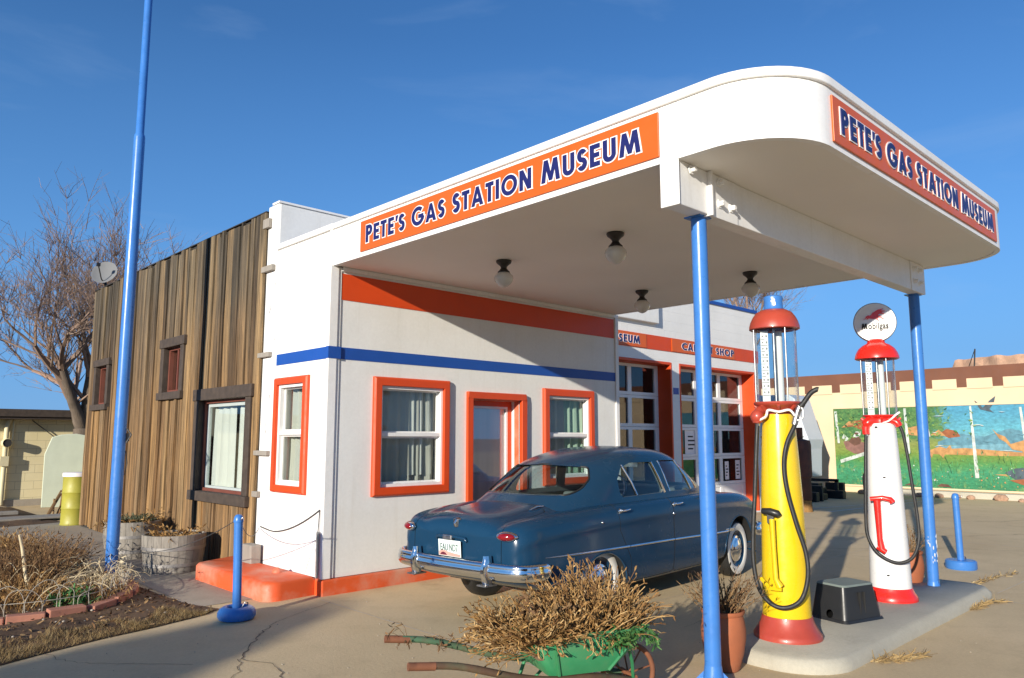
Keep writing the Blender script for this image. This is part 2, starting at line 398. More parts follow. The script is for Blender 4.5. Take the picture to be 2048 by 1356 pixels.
# SKYTOP
# faint high wisps of cirrus
tc = wn.nodes.new('ShaderNodeTexCoord'); mp = wn.nodes.new('ShaderNodeMapping')
mp.inputs['Scale'].default_value = (1.2, 2.2, 7.0); mp.inputs['Rotation'].default_value = (.25, .1, .6)
wn.links.new(tc.outputs['Generated'], mp.inputs[0])
cn = nd(wn, 'ShaderNodeTexNoise', Scale=1.6, Detail=7.0, Roughness=.55); cn.inputs['Distortion'].default_value = .6
wn.links.new(mp.outputs[0], cn.inputs['Vector'])
cf = ramp(wn, cn.outputs['Fac'], [(.50, (0, 0, 0)), (.78, (.20, .20, .20))])
cl = mixc(wn, deep, (2.6, 3.6, 5.2), cf)
wn.links.new(cl, bg.inputs['Color']); bg.inputs['Strength'].default_value = .105
sl = bpy.data.lights.new('sun', 'SUN'); sl.energy = 4.3; sl.angle = R(.53); sl.color = (1.0, .925, .80)
so = bpy.data.objects.new('sun', sl); COL.objects.link(so)
so.rotation_euler = Vector((-math.cos(SUN_EL) * math.cos(SUN_AZ), -math.cos(SUN_EL) * math.sin(SUN_AZ), -math.sin(SUN_EL))).to_track_quat('-Z', 'Y').to_euler()
so.location = (-20, -8, 12)
vs = SC.view_settings; SC.display_settings.display_device = 'sRGB'
vs.view_transform = 'Standard'; vs.look = 'None'; vs.exposure = .60; vs.gamma = 1; vs.use_curve_mapping = False
SC.cycles.max_bounces = 10; SC.cycles.diffuse_bounces = 4; SC.cycles.glossy_bounces = 4
SC.cycles.transmission_bounces = 8; SC.cycles.transparent_max_bounces = 24
SC.cycles.caustics_reflective = False; SC.cycles.caustics_refractive = False

# ------------------------------------------------------------------ ground
def ground_mat(name, base, dark, light, fine, joint=None):
    m, nt, bs = newmat(name)
    n1 = noise(nt, .35, 6, .6); n2 = noise(nt, 2.3, 7, .65); n3 = noise(nt, 38, 4, .7); n4 = noise(nt, 190, 3, .7)
    c = ramp(nt, n1, [(.3, dark), (.52, base), (.75, light)])
    c = mixc(nt, c, sc(dark, .82), ramp(nt, n2, [(.50, (0, 0, 0)), (.75, (.45,) * 3)]))
    ns = noise(nt, 1.1, 3, .5); ns2 = noise(nt, 5.5, 5, .75)
    c = mixc(nt, c, sc(dark, .62), mixc(nt, ramp(nt, ns, [(.60, (0, 0, 0)), (.72, (.55,) * 3)]), ramp(nt, ns2, [(.42, (0, 0, 0)), (.62, (1, 1, 1))]), 1, 'MULTIPLY'))
    c = mixc(nt, c, ramp(nt, n3, [(.3, (1 - fine,) * 3), (.7, (1 + fine,) * 3)]), 1, 'MULTIPLY')
    c = mixc(nt, c, ramp(nt, n4, [(.26, (.72,) * 3), (.4, (1, 1, 1)), (.7, (1.06,) * 3)]), 1, 'MULTIPLY')
    nt.links.new(c, bs.inputs['Base Color']); bs.inputs['Roughness'].default_value = .88
    bs.inputs['Specular IOR Level'].default_value = .3
    h = mixc(nt, n3, n2, .35)
    bumpit(nt, bs, h, .35, .012)
    return m
M['lot'] = ground_mat('lot_concrete', (.60, .465, .275), (.525, .40, .232), (.66, .515, .32), .07)
M['path'] = ground_mat('path_concrete', (.37, .32, .25), (.30, .26, .20), (.43, .37, .29), .09)
M['island'] = ground_mat('island_concrete', (.46, .43, .345), (.38, .35, .28), (.52, .48, .39), .06)
M['dirt'] = ground_mat('dirt', (.125, .075, .042), (.07, .042, .025), (.20, .125, .07), .4)
M['desert'] = ground_mat('desert', (.40, .30, .20), (.32, .23, .15), (.46, .36, .25), .2)
M['crack'] = mat('crack_dark', (.11, .085, .06), .95, .2, 20)  # flat dark brown for the crack lines
M['joint'] = mat('joint_filler', (.58, .50, .38), .9, .1, 10)

def sheet(name, pts, z, m, label=None):
    b = MB(); b.add([(x, y, z) for x, y in pts], [list(range(len(pts)))]); b.keepn = True
    return tag(b.build(name, m), kind='structure')
sheet('ground', [(-900, -900), (1200, -900), (1200, 1200), (-900, 1200)], -.012, M['desert'])
sheet('concrete_lot', [(-60, -60), (60, -60), (60, 45), (-60, 45)], 0, M['lot'])
sheet('path', [(-1.21, .35), (-.02, .35), (-.02, 10.2), (-1.5, 10.2), (-1.25, 6.4), (-1.16, 2.3), (-1.17, 1.2)], .004, M['path'])

# garden bed of bare soil, gently mounded
from mathutils import noise as mnoise
def inpoly(x, y, P):
    r = False; n = len(P)
    for i in range(n):
        x1, y1 = P[i]; x2, y2 = P[i - 1]
        if (y1 > y) != (y2 > y) and x < (x2 - x1) * (y - y1) / (y2 - y1) + x1: r = not r
    return r
BED = [(-14, -4.6), (-6, -1.75), (-2.98, -.6), (-2.63, -.45), (-2.23, -.31), (-1.8, -.215), (-1.25, -.03), (-1.05, .12), (-1.2, .6), (-1.22, 1.2), (-1.24, 2.3), (-1.32, 6.4), (-1.6, 9.6), (-.1, 9.9), (-.1, 14.5), (-14, 14.5)]
def dist_edge(x, y):
    d = 9
    for i in range(len(BED)):
        a = Vector(BED[i]); b = Vector(BED[i - 1]); p = Vector((x, y)); ab = b - a
        t = max(0, min(1, (p - a).dot(ab) / ab.length_squared)); d = min(d, (p - a - ab * t).length)
    return d
def bedz(x, y):
    d = dist_edge(x, y) if inpoly(x, y, BED) else 0
    k = min(1, d / .35)
    return .008 + k * (.05 + .035 * mnoise.noise(Vector((x * 2.1, y * 2.1, 0))) + .03 * mnoise.noise(Vector((x * 7, y * 7, 3))))
b = MB(); b.keepn = True
bm = bmesh.new(); vsb = [bm.verts.new((x, y, 0)) for x, y in BED]; f = bm.faces.new(vsb)
if f.normal.z < 0: f.normal_flip()
bm.normal_update()
def cut(axis, a, z, step):
    while a < z:
        g = bm.verts[:] + bm.edges[:] + bm.faces[:]
        co = (a, 0, 0) if axis == 0 else (0, a, 0); no = (1, 0, 0) if axis == 0 else (0, 1, 0)
        bmesh.ops.bisect_plane(bm, geom=g, plane_co=co, plane_no=no); a += step
cut(0, -5.5, 0, .11); cut(1, -2.0, 6, .13); cut(1, 6, 14.4, .4); cut(0, -14, -5.6, .6)
bmesh.ops.triangulate(bm, faces=bm.faces)
for v in bm.verts: v.co.z = bedz(v.co.x, v.co.y)
for f in bm.faces:
    f.normal_update()
    if f.normal.z < 0: f.normal_flip()
me = bpy.data.meshes.new('soil_bed'); bm.to_mesh(me); bm.free()
tag(link_mesh('soil_bed', me, M['dirt'], smooth=180), kind='structure')

# expansion joints and cracks in the lot
def ribbon(name, lines, m, z=.004):
    b = MB(); b.keepn = True
    for pts, wd in lines:
        for i in range(len(pts) - 1):
            a = Vector((*pts[i], z)); c = Vector((*pts[i + 1], z)); t = (c - a).normalized(); n = Vector((-t.y, t.x, 0))
            w0 = wd * (.35 + .6 * rnd()) / 2; w1 = wd * (.35 + .6 * rnd()) / 2
            b.quad(a - n * w0, c - n * w1, c + n * w1, a + n * w0)
    return tag(b.build(name, m), kind='structure')
def jag(pts, n=6, amp=.03):
    o = []
    for (x0, y0), (x1, y1) in zip(pts, pts[1:]):
        for i in range(n):
            t = i / n; o.append((x0 + (x1 - x0) * t + ru(-amp, amp), y0 + (y1 - y0) * t + ru(-amp, amp)))
    return o + [pts[-1]]
ribbon('pavement_joint', [([(-.11, -.17), (-.13, -1.3), (-.15, -2.52), (-.2, -6.5)], .022), ([(5.3, -4.92), (8.5, -4.98), (16, -5.1)], .03),
                          ([(-.15, -2.6), (6, -2.62), (12, -2.6)], .018), ([(9.6, .9), (9.62, -12)], .03), ([(4.9, -5), (4.95, -12)], .02)], M['joint'])
ribbon('pavement_crack', [(jag([(-.10, -.35), (-.63, -.61), (-.9, -.75)], 7, .012), .006), (jag([(-.9, -.75), (-1.19, -1.05), (-1.39, -1.33), (-1.64, -1.67)], 7, .022), .012),
                          (jag([(-1.64, -1.67), (-1.78, -1.95), (-2.2, -2.4)], 7, .02), .008), (jag([(-1.64, -1.67), (-1.5, -1.95), (-1.62, -2.3)], 6, .02), .01),
                          (jag([(-2.69, -.36), (-2.62, -.73), (-2.5, -1.0), (-1.95, -1.55)], 7, .02), .007),
                          (jag([(5.6, -5.3), (3.8, -5.7), (2.6, -6.4)], 9, .03), .006), (jag([(7.2, -2.1), (8.6, -3.4), (9.6, -5.2)], 9, .05), .012),
                          (jag([(9, -1.2), (10.5, -3.2), (12, -4.2), (15, -6)], 9, .06), .014), (jag([(12, -.6), (13.4, -3), (17.5, -4)], 9, .08), .02),
                          (jag([(5.9, -1.0), (6.6, -2.2), (7.0, -3.0)], 8, .04), .01), (jag([(1.6, -3.4), (3.0, -3.3), (4.4, -3.6)], 8, .03), .006)], M['crack'])
# small stains, pebbles and bits of grit on the lot
b = MB()
for _ in range(420):
    x, y = ru(-3.2, 9), ru(-6.5, -.2)
    if 0.2 < x < 5 and -2.9 < y < 0 or inpoly(x, y, BED): continue
    s = ru(.002, .007); b.sphere((x, y, s * .5), s, 5, 3, 0, (1, ru(.6, 1.2), .7))
tag(b.build('grit', M['path']), kind='stuff', label='scattered grit and tiny stones on the tan concrete lot')

# painted white line far across the lot
ribbon('painted_line', [([(12.9, 1.05), (16, .4), (19.5, .05)], .09), ([(13, .3), (19.6, -.35)], .09)], mat('line_paint', (.62, .60, .55), .8, .15, 6), .006)
# ------------------------------------------------------------------ building helpers
def plane_front(y): return lambda p: Vector((p.x, y - p.y, p.z))       # (u, d, w): d points to -Y
def plane_side(x): return lambda p: Vector((x - p.y, p.x, p.z))        # d points to -X
def wall_holes(b, u0, u1, w0, w1, th, holes, m=0):
    us = sorted({u0, u1, *[h[0] for h in holes], *[h[1] for h in holes]})
    ws = sorted({w0, w1, *[h[2] for h in holes], *[h[3] for h in holes]})
    inh = lambda u, w: any(h[0] < u < h[1] and h[2] < w < h[3] for h in holes)
    for a, c in zip(us, us[1:]):
        for e, g in zip(ws, ws[1:]):
            if inh((a + c) / 2, (e + g) / 2): continue
            for d in (0, -th): b.quad((a, d, e), (c, d, e), (c, d, g), (a, d, g), m)
    for (a, c, e, g) in holes:
        b.quad((a, 0, e), (a, -th, e), (a, -th, g), (a, 0, g), m); b.quad((c, 0, e), (c, -th, e), (c, -th, g), (c, 0, g), m)
        b.quad((a, 0, g), (a, -th, g), (c, -th, g), (c, 0, g), m)
        if e > w0: b.quad((a, 0, e), (a, -th, e), (c, -th, e), (c, 0, e), m)
    for u in (u0, u1): b.quad((u, 0, w0), (u, -th, w0), (u, -th, w1), (u, 0, w1), m)
    b.quad((u0, 0, w1), (u0, -th, w1), (u1, -th, w1), (u1, 0, w1), m)
def frame_boxes(b, u0, u1, w0, w1, t, d0, d1, m=0, bottom=True, tb=None, side_t=None):
    s = side_t or t; k = tb or t
    b.box(u0, d0, w1 - t, u1, d1, w1, m)
    lo = w0 + k if bottom else w0
    if bottom: b.box(u0, d0, w0, u1, d1, w0 + k, m)
    b.box(u0, d0, lo, u0 + s, d1, w1 - t, m); b.box(u1 - s, d0, lo, u1, d1, w1 - t, m)
def mitred(b, u0, u1, w0, w1, t, d0, d1, m=0, cham=.02):
    """surround with mitred corners and a chamfered outer edge"""
    def ring(k, d): return [(u0 + k, d, w0 + k), (u1 - k, d, w0 + k), (u1 - k, d, w1 - k), (u0 + k, d, w1 - k)]
    R_ = [ring(0, d0), ring(0, d1 - cham), ring(cham, d1), ring(t, d1), ring(t, d0)]
    for A, B in zip(R_, R_[1:] + R_[:1]):
        for i in range(4): b.quad(A[i], A[(i + 1) % 4], B[(i + 1) % 4], B[i], m)
def curtain(b, u0, u1, w0, w1, d, folds, amp=.018, m=0, flare=0):
    n = max(8, int(folds * 8)); rows = 4; ph = rnd() * 6
    vs = []; fs = []
    for j in range(rows + 1):
        t = j / rows
        for i in range(n + 1):
            s = i / n; a = amp * (.7 + .5 * t)
            vs.append((u0 + (u1 - u0) * s + flare * t * (s - .5), d + a * math.sin(s * folds * 6.283 + ph + .6 * math.sin(3 * s + t)) + a * .4 * math.sin(s * folds * 15 + t), w1 + (w0 - w1) * t))
    for j in range(rows):
        for i in range(n): fs.append((j*(n+1)+i, j*(n+1)+i+1, (j+1)*(n+1)+i+1, (j+1)*(n+1)+i))
    b.add(vs, fs, m)
def sash_window(parent, xf, u0, u1, w0, w1, mid, curtains, band=.10, proud=.05, cham=.02):
    wn_ = link_mesh('window', (lambda b: (mitred(b, u0, u1, w0, w1, band, -.05, proud, 0, cham), b)[1])(MB(xf)).mesh('window'), M['orange'], parent, bevel=.004)
    a0, a1, c0, c1 = u0 + band, u1 - band, w0 + band, w1 - band
    b = MB(xf); frame_boxes(b, a0, a1, c0, c1, .035, -.07, .012); b.box(a0 + .035, -.062, mid - .022, a1 - .035, .006, mid + .022)
    frame_boxes(b, a0 + .035, a1 - .035, c0 + .035, mid - .022, .02, -.06, -.035); frame_boxes(b, a0 + .035, a1 - .035, mid + .022, c1 - .035, .016, -.075, -.05)
    b.build('sash', M['white'], wn_, bevel=.003)
    b = MB(xf); b.box(a0 + .05, -.05, c0 + .05, a1 - .05, -.046, mid - .03); b.box(a0 + .05, -.066, mid + .03, a1 - .05, -.062, c1 - .045)
    b.build('pane', M['glass'], wn_)
    for (cu0, cu1, mname, folds, low) in curtains:
        b = MB(xf); curtain(b, a0 + (a1 - a0) * cu0, a0 + (a1 - a0) * cu1, c0 + low, c1 - .01, -.16, folds, .03)
        b.build('curtain', M[mname], wn_, smooth=180)
    return wn_

# ------------------------------------------------------------------ office
OX = 5.08
office = thing('gas_station_office', 'white stucco gas station office with red and blue painted bands under the canopy', 'building', (0, 0, 0))
FR = plane_front(0.0); SD = plane_side(0.0)
W1 = (.58, 1.70, 1.00, 2.365); W2 = (3.385, 4.475, 1.00, 2.355); DO = (1.99, 3.03, .05, 2.25); SW = (.395, 1.20, 1.03, 2.375)
b = MB(FR); wall_holes(b, .09, OX, .17, 3.98, .4, [(W1[0]+.06, W1[1]-.06, W1[2]+.06, W1[3]-.06), (W2[0]+.06, W2[1]-.06, W2[2]+.06, W2[3]-.06), (DO[0]+.085, DO[1]-.085, .17, DO[3]-.085)])
b.build('front_wall', M['stucco'], office)
b = MB(SD); wall_holes(b, .022, 1.285, .17, 3.985, .2, [(SW[0]+.06, SW[1]-.06, SW[2]+.06, SW[3]-.06)])
b.build('side_wall', M['white'], office)
b = MB(); b.box(OX - .2, .402, .17, OX, 1.4, 3.98); b.box(.2, 1.38, .17, OX - .2, 1.5, 3.55); b.build('rear_wall', M['interior'], office)
b = MB(); b.box(.2, .402, .1, OX - .2, 1.38, .17); b.build('floor', M['interior'], office)
b = MB(); b.box(.2, .402, 3.3, OX - .2, 1.38, 3.42); b.build('inner_ceiling', M['interior'], office)
b = MB(); b.box(.025, .003, 3.9, OX + .01, 1.28, 3.984); b.build('roof', M['white'], office)
b = MB(); b.box(-.03, -.03, 3.985, .14, 1.30, 4.055); b.build('roof_cap', M['white'], office, bevel=.012)
b = MB(); b.box(-.022, -.025, .17, .085, .021, 3.985); b.box(.086, -.012, .17, .13, .0, 3.57); b.build('corner_trim', M['white'], office, bevel=.006)
b = MB(); b.box(.131, -.006, 3.205, OX - .08, .0, 3.505); b.build('red_band', M['orange'], office)
b = MB(); b.box(.131, -.005, 2.533, OX + .005, .0, 2.667); b.box(-.006, .024, 2.533, .0, 1.225, 2.667); b.box(-.027, -.030, 2.533, .131, .020, 2.667)
b.build('blue_band', M['blue_band'], office)
b = MB(); b.box(-.03, -.045, -.02, OX + .02, .2, .165); b.box(OX - .1, .2, -.02, OX + .02, 1.38, .165); b.build('plinth', M['curb_orange'], office, bevel=.02)
b = MB(); b.box(OX - .065, -.022, .165, OX + .012, -.001, 3.57); b.build('end_trim', M['white'], office, bevel=.005)
b = MB(); b.box(.13, -.03, 3.53, OX, -.001, 3.575); b.build('soffit_trim', M['white'], office)
sash_window(office, FR, *W1, 1.70, [(.0, 1.0, 'curtain_grey', 6, .02), (.58, .98, 'curtain', 3, .12)])
sash_window(office, FR, *W2, 1.70, [(.0, .62, 'curtain_grey', 4, .02), (.55, 1.0, 'curtain_green', 3, .02)])
sash_window(office, SD, *SW, 1.72, [(.0, .55, 'curtain', 2.5, .02), (.5, 1.0, 'curtain_grey', 3, .02)], band=.085)
# recessed door
dr = (lambda b: (frame_boxes(b, DO[0], DO[1], .17, DO[3], .085, -.02, .05, 0, False), b)[1])(MB(FR)).build('door', M['orange'], office, bevel=.008)
a0, a1, top = DO[0] + .085, DO[1] - .085, DO[3] - .085
for nme, d0_, d1_, mm in (('reveal', -.10, -.02, 'curb_orange'), ('inner_reveal', -.25, -.10, 'white')):
    b = MB(FR); b.box(a0, d0_, .17, a0 + .012, d1_, top); b.box(a1 - .012, d0_, .17, a1, d1_, top); b.box(a0 + .012, d0_, top - .012, a1 - .012, d1_, top); b.build(nme, M[mm], dr)
b = MB(FR); frame_boxes(b, a0 + .012, a1 - .012, .17, top - .012, .07, -.21, -.15, 0, True, .2); b.build('leaf', M['orange'], dr, bevel=.004)
b = MB(FR); frame_boxes(b, a0 + .085, a1 - .085, .375, top - .085, .03, -.19, -.155); b.build('screen_frame', M['white'], dr)
b = MB(FR); b.box(a0 + .1, -.18, .39, a1 - .1, -.175, top - .1); b.build('pane', M['doorglass'], dr)
b = MB(FR); curtain(b, a0 + .1, a1 - .1, .4, top - .1, -.205, 3, .006); b.build('curtain', mat('door_reflection_tint', (.74, .74, .78), .8, .08, 2), dr, smooth=180)  # pale curtain colour stands in for the bright lot mirrored in the glass
b = MB(FR); b.box(a0 + .03, -.15, 1.08, a0 + .07, -.138, 1.22); b.tube([(a0 + .05, -.14, 1.15), (a0 + .05, -.09, 1.15), (a0 + .11, -.09, 1.15)], .01, 8); b.build('handle', M['steel'], dr, smooth=40)
# drooping cable and small conduit on the side wall
b = MB(); b.tube([(-.012, 1.46 - i * .1154, .571 + .317 * max(0, (i - 2.5) / 9.5) ** 1.7 + .012 * abs(i - 2.5) * (i < 2.5)) for i in range(13)], .007, 6); b.tube([(-.012, .076, .888), (-.02, .07, .75), (-.03, .066, .64)], .006, 6)
tag(b.build('wall_cable', M['cable'], smooth=180), 'dark cable drooping across the sunlit white side wall of the office', 'cable')
b = MB(); b.tube([(-.03, .062, .18), (-.03, .064, .66)], .018, 8); b.tube([(-.03, .07, .62), (-.05, .2, .35), (-.055, .26, .22)], .003, 4)
tag(b.build('conduit_stub', M['steel'], smooth=40), 'short grey pipe standing at the corner of the white office side wall', 'pipe')

# raised orange slab beside the office
def slab_mesh(name, pts, z0, z1, m, inset=.03, parent=None):
    b = MB(); n = len(pts); c = Vector((sum(p[0] for p in pts) / n, sum(p[1] for p in pts) / n))
    ins = []
    for i in range(n):
        p = Vector(pts[i]); a = (Vector(pts[i]) - Vector(pts[i - 1])).normalized(); d = (Vector(pts[(i + 1) % n]) - p).normalized()
        t = (a + d).normalized(); nn = Vector((-t.y, t.x)); nn = nn if nn.dot(c - p) > 0 else -nn; ins.append(p + nn * inset)
    L = [[(p[0], p[1], z0) for p in pts], [(p[0], p[1], z1 - inset) for p in pts], [((p[0]*.35 + q.x*.65), (p[1]*.35 + q.y*.65), z1 - inset*.3) for p, q in zip(pts, ins)], [(q.x, q.y, z1) for q in ins]]
    vs_ = sum(L, []); fs = []
    for k in range(3):
        for i in range(n): fs.append((k*n+i, k*n+(i+1)%n, (k+1)*n+(i+1)%n, (k+1)*n+i))
    fs.append(list(range(3*n, 4*n))); b.add(vs_, fs)
    return b.build(name, m, parent, smooth=50)
sp = rounded([(-.035, .10), (-.035, 2.13), (-.60, 1.92), (-.60, .045)], [0, 0, .12, .16])
ob = slab_mesh('concrete_step', sp, -.02, .19, M['curb_orange'], .03)
tag(ob, 'low orange painted concrete step with worn top beside the white side wall', 'step')
b = MB(ob and None); b.sphere((-.2, .62, .19), .055, 14, 8, 0, (1, 1, 1.0)); b.lathe([(.055, .14), (.055, .19)], (-.2, .62, 0), 14); b.build('pipe_cap', M['curb_orange'], ob, smooth=60)
b = MB(); b.box(-.16, 1.36, -.01, -.035, 1.62, .40); tag(b.build('timber_block', M['barrel'], bevel=.01), 'short grey timber block at the foot of the plank wall by the orange step', 'block')

# ------------------------------------------------------------------ canopy
can = thing('canopy', 'big white flat canopy with rounded corners over the car and pumps', 'canopy', (2.5, -2.7, 3.575))
cp = lambda d: rounded([(-d + .0, -.028), (-d + .0, -5.4 - d), (5.0 + d, -5.4 - d), (5.0 + d, -.028)], [0, .56 + d, .56 + d, 0], 14)
def ring_prism(b, po, pi, z0, z1, m=0):
    n = len(po)
    for i in range(n):
        j = (i + 1) % n
        b.quad((*po[i], z0), (*po[j], z0), (*po[j], z1), (*po[i], z1), m); b.quad((*pi[i], z0), (*pi[j], z0), (*pi[j], z1), (*pi[i], z1), m)
        b.quad((*po[i], z1), (*po[j], z1), (*pi[j], z1), (*pi[i], z1), m); b.quad((*po[i], z0), (*po[j], z0), (*pi[j], z0), (*pi[i], z0), m)
T = lambda o: (setattr(o, 'location', (-2.5, 2.7, -3.575)), o)[1]
b = MB(); ring_prism(b, cp(0), cp(-.05), 3.572, 3.985); T(b.build('fascia', M['white'], can, smooth=30))
b = MB(); ring_prism(b, cp(.022), cp(-.06), 3.986, 4.052); T(b.build('rim', M['white'], can, smooth=30, bevel=.008))
b = MB(); b.prism(cp(-.05), 3.578, 3.60); T(b.build('ceiling', M['ceiling'], can))
b = MB(); b.prism(cp(-.06), 3.94, 3.97); T(b.build('roof', M['white'], can))
b = MB(); b.box(.012, -4.562, 3.257, 4.87, -4.432, 3.577); b.box(.0, -4.575, 3.25, .012, -4.42, 3.577); T(b.build('beam', M['white'], can, bevel=.008))
for x0, x1 in ((.40, .78), (4.42, 4.76)):
    b = MB(); b.box(x0, -4.572, 3.25, x1, -4.562, 3.575); T(b.build('splice_plate', M['white'], can, bevel=.003))
b = MB(); b.box(.38, -4.60, 3.245, .40, -4.42, 3.575); T(b.build('stiffener_plate', M['white'], can, bevel=.003))
for (x, z) in ((.16, 3.53), (.52, 3.52), (.52, 3.36), (.68, 3.36), (4.5, 3.36), (4.66, 3.36), (4.5, 3.5), (4.66, 3.5)):
    b = MB(); b.lathe([(.0, -.034), (.018, -.034), (.02, -.03), (.02, 0), (.034, .0), (.034, .01)], (x, -4.58, z), 6, axis='y'); T(b.build('bolt', M['white'], can))

# signs on the fascia
def fascia_sign(name, label, u0, u1, z0, z1, frame, tb, **kw):
    t = thing(name, label, 'sign', frame((u0 + u1) / 2, z0, 0), 0, 'museum signs on the canopy fascia')
    off = Vector(frame((u0 + u1) / 2, z0, 0))
    fr = lambda u, w, d: Vector(frame(u, w, d)) - off
    b = MB(lambda p: fr(p.x, p.z, p.y)); b.box(u0, .002, z0, u1, .016, z1); b.build('sign_board', M['sign_orange'], t, bevel=.003)
    for nme, mm, gr, lf in (('lettering', M['sign_navy'], 0, (.018, .026)), ('letter_outline', M['sign_white'], .062, (.016, .0205))):
        sign_text(nme, "PETE'S GAS STATION MUSEUM", tb, fr, mm, t, .205, gr, lf, gap=.155, space=.44, big=1.06)
    return t
# left fascia faces -X: reading direction runs from the wall towards the street
fascia_sign('museum_sign', 'orange sign with navy museum lettering on the sunlit long side of the canopy', 0, 3.83, 3.622, 3.952, lambda u, w, d: (-d, -.597 - u, w), (.12, 3.68, 3.70, 3.885))
fascia_sign('museum_sign', 'orange sign with navy museum lettering on the street end of the canopy over the pumps', 0, 3.79, 3.612, 3.935, lambda u, w, d: (.565 + u, -5.4 - d, w), (.11, 3.66, 3.69, 3.87))

# ceiling lamps
lamp0 = thing('ceiling_lamp', 'x', 'lamp', (0, 0, 0), 0, 'schoolhouse lamps under the canopy')
b = MB(); b.lathe([(0, 0), (.082, 0), (.086, -.012), (.078, -.03), (.055, -.048), (.036, -.068), (.032, -.085), (.045, -.105), (.066, -.125), (.066, -.135), (0, -.135)], (0, 0, 0), 28); b.build('lamp_base', M['darkmetal'], lamp0, smooth=40)
b = MB(); b.lathe([(.055, -.132), (.075, -.145), (.098, -.17), (.105, -.195), (.098, -.225), (.075, -.26), (.045, -.285), (.02, -.297), (0, -.302)], (0, 0, 0), 28); b.build('lamp_shade', M['opal'], lamp0, smooth=60)
for i, (x, y, lb) in enumerate(((1.235, -1.5, 'dark based opal lamp under the canopy near the left end of the red band'), (1.225, -3.05, 'dark based opal lamp under the canopy nearest the long orange sign'),
                   (3.71, -1.51, 'dark based opal lamp under the canopy above the garage doors'), (3.71, -3.06, 'dark based opal lamp under the canopy above the yellow pump'))):
    o = lamp0 if i == 0 else copy_tree(lamp0)
    o.location = (x, y, 3.578); o['label'] = lb

# canopy posts
post0 = thing('canopy_post', 'x', 'post', (0, 0, 0), 0, 'blue canopy posts')
b = MB(); b.lathe([(.056, .12), (.056, 3.262)], (0, 0, 0), 28); b.build('pipe', M['blue'], post0, smooth=60)
b = MB(); b.lathe([(.15, .0), (.15, .012), (.075, .014), (.062, .1), (.057, .14)], (0, 0, 0), 28)
for k in range(4):
    a = k * math.pi / 2 + .5; b.lathe([(.016, .012), (.016, .035), (0, .036)], (.115 * math.cos(a), .115 * math.sin(a), 0), 6)
    b.add([(.056*math.cos(a), .056*math.sin(a), .1), (.145*math.cos(a), .145*math.sin(a), .013), (.056*math.cos(a), .056*math.sin(a), .013)], [(0, 1, 2)])
b.build('base_flange', M['blue'], post0, smooth=40)
b = MB(); b.box(-.075, -.06, 3.247, .075, .075, 3.257); b.build('top_plate', M['blue'], post0)
post0.location = (.40, -4.47, 0); post0['label'] = 'blue pipe post holding up the canopy between the blue car and the yellow pump'
p2 = copy_tree(post0); p2.location = (4.76, -4.47, 0); p2['label'] = 'blue pipe post with flaking paint holding up the canopy behind the white pump'
b = MB()
for i in range(26):
    a = ru(2.6, 5.6); z = ru(.34, .62); s = ru(.012, .03)
    b.sphere((.0545 * math.cos(a), .0545 * math.sin(a), z), s, 7, 5, 0, (.25, .25, ru(.5, 1.1)))
b.build('bare_patch', mat('bare_primer', (.55, .56, .56), .6, .15, 14), p2, smooth=60)

# ------------------------------------------------------------------ plank-clad building
wood = thing('wood_clad_building', 'building clad in weathered vertical planks with dark framed windows left of the office', 'building', (0, 0, 0))
WT = 4.53
BW = (1.76, 3.56, .82, 2.33); S1 = (4.08, 5.02, 2.25, 3.18); S2 = (7.66, 8.54, 2.18, 3.11)
holes = [BW, S1, S2]
b = MB(SD); wall_holes(b, 1.605, 8.95, -.02, WT, .16, [(h[0]+.1, h[1]-.1, h[2]+.1, h[3]-.1) for h in holes]); b.build('backing_wall', M['dark'], wood)
b = MB(); b.box(.16, 8.79, 0, 8, 8.95, WT); b.box(.16, 1.62, WT - .12, 8, 8.79, WT - .02); b.box(3.0, 1.6, 0, 3.1, 8.79, WT - .13); b.build('rear_shell', M['interior'], wood)
b = MB(); rs = random.Random(5)
y = 1.625; k = 0
while y < 8.98:
    wd = rs.choice((.09, .11, .13, .15, .17, .2, .22)) * rs.uniform(.9, 1.1); y1 = min(y + wd, 9.0); th = rs.uniform(.014, .034); off = rs.uniform(0, .022)
    if k % 5 == 3: off += .02
    top = WT + rs.choice((rs.uniform(-.02, .02), rs.uniform(-.02, .02), rs.uniform(-.07, .02))); bot = rs.uniform(.0, .06); tl = rs.uniform(-.012, .012)
    segs = [(bot, top)]
    for h in holes:
        if y1 > h[0] + .05 and y < h[1] - .05:
            segs = [s for (a, c) in segs for s in ((a, min(c, h[2] + .04)), (max(a, h[3] - .04), c)) if s[1] - s[0] > .05]
    g = rs.uniform(.008, .022)
    if rs.random() < .14: g += .025
    for (a, c) in segs:
        n = 7; vs_ = []; fs = []; ph = rs.uniform(0, 6)
        for i in range(n + 1):
            t = i / n; z = a + (c - a) * t; s = tl * (z - 2) * .5 + .004 * math.sin(ph + 3 * z); e = .003 * math.sin(ph * 2 + 5 * z); o = off + .005 * math.sin(ph + 2 * z)
            vs_ += [(-.001, y + s + e, z), (-th - o, y + s + e, z), (-th - o + rs.uniform(-.002, .002), y1 - g + s - e, z), (-.001, y1 - g + s - e, z)]
        for i in range(n):
            for j in range(3): fs.append((4*i+j, 4*i+j+1, 4*i+4+j+1, 4*i+4+j))
        fs += [(0, 3, 2, 1), (4*n, 4*n+1, 4*n+2, 4*n+3)]
        b.add(vs_, fs)
    y = y1; k += 1
m, nt, bs = newmat('weathered_planks')
gm = nt.nodes.new('ShaderNodeNewGeometry')
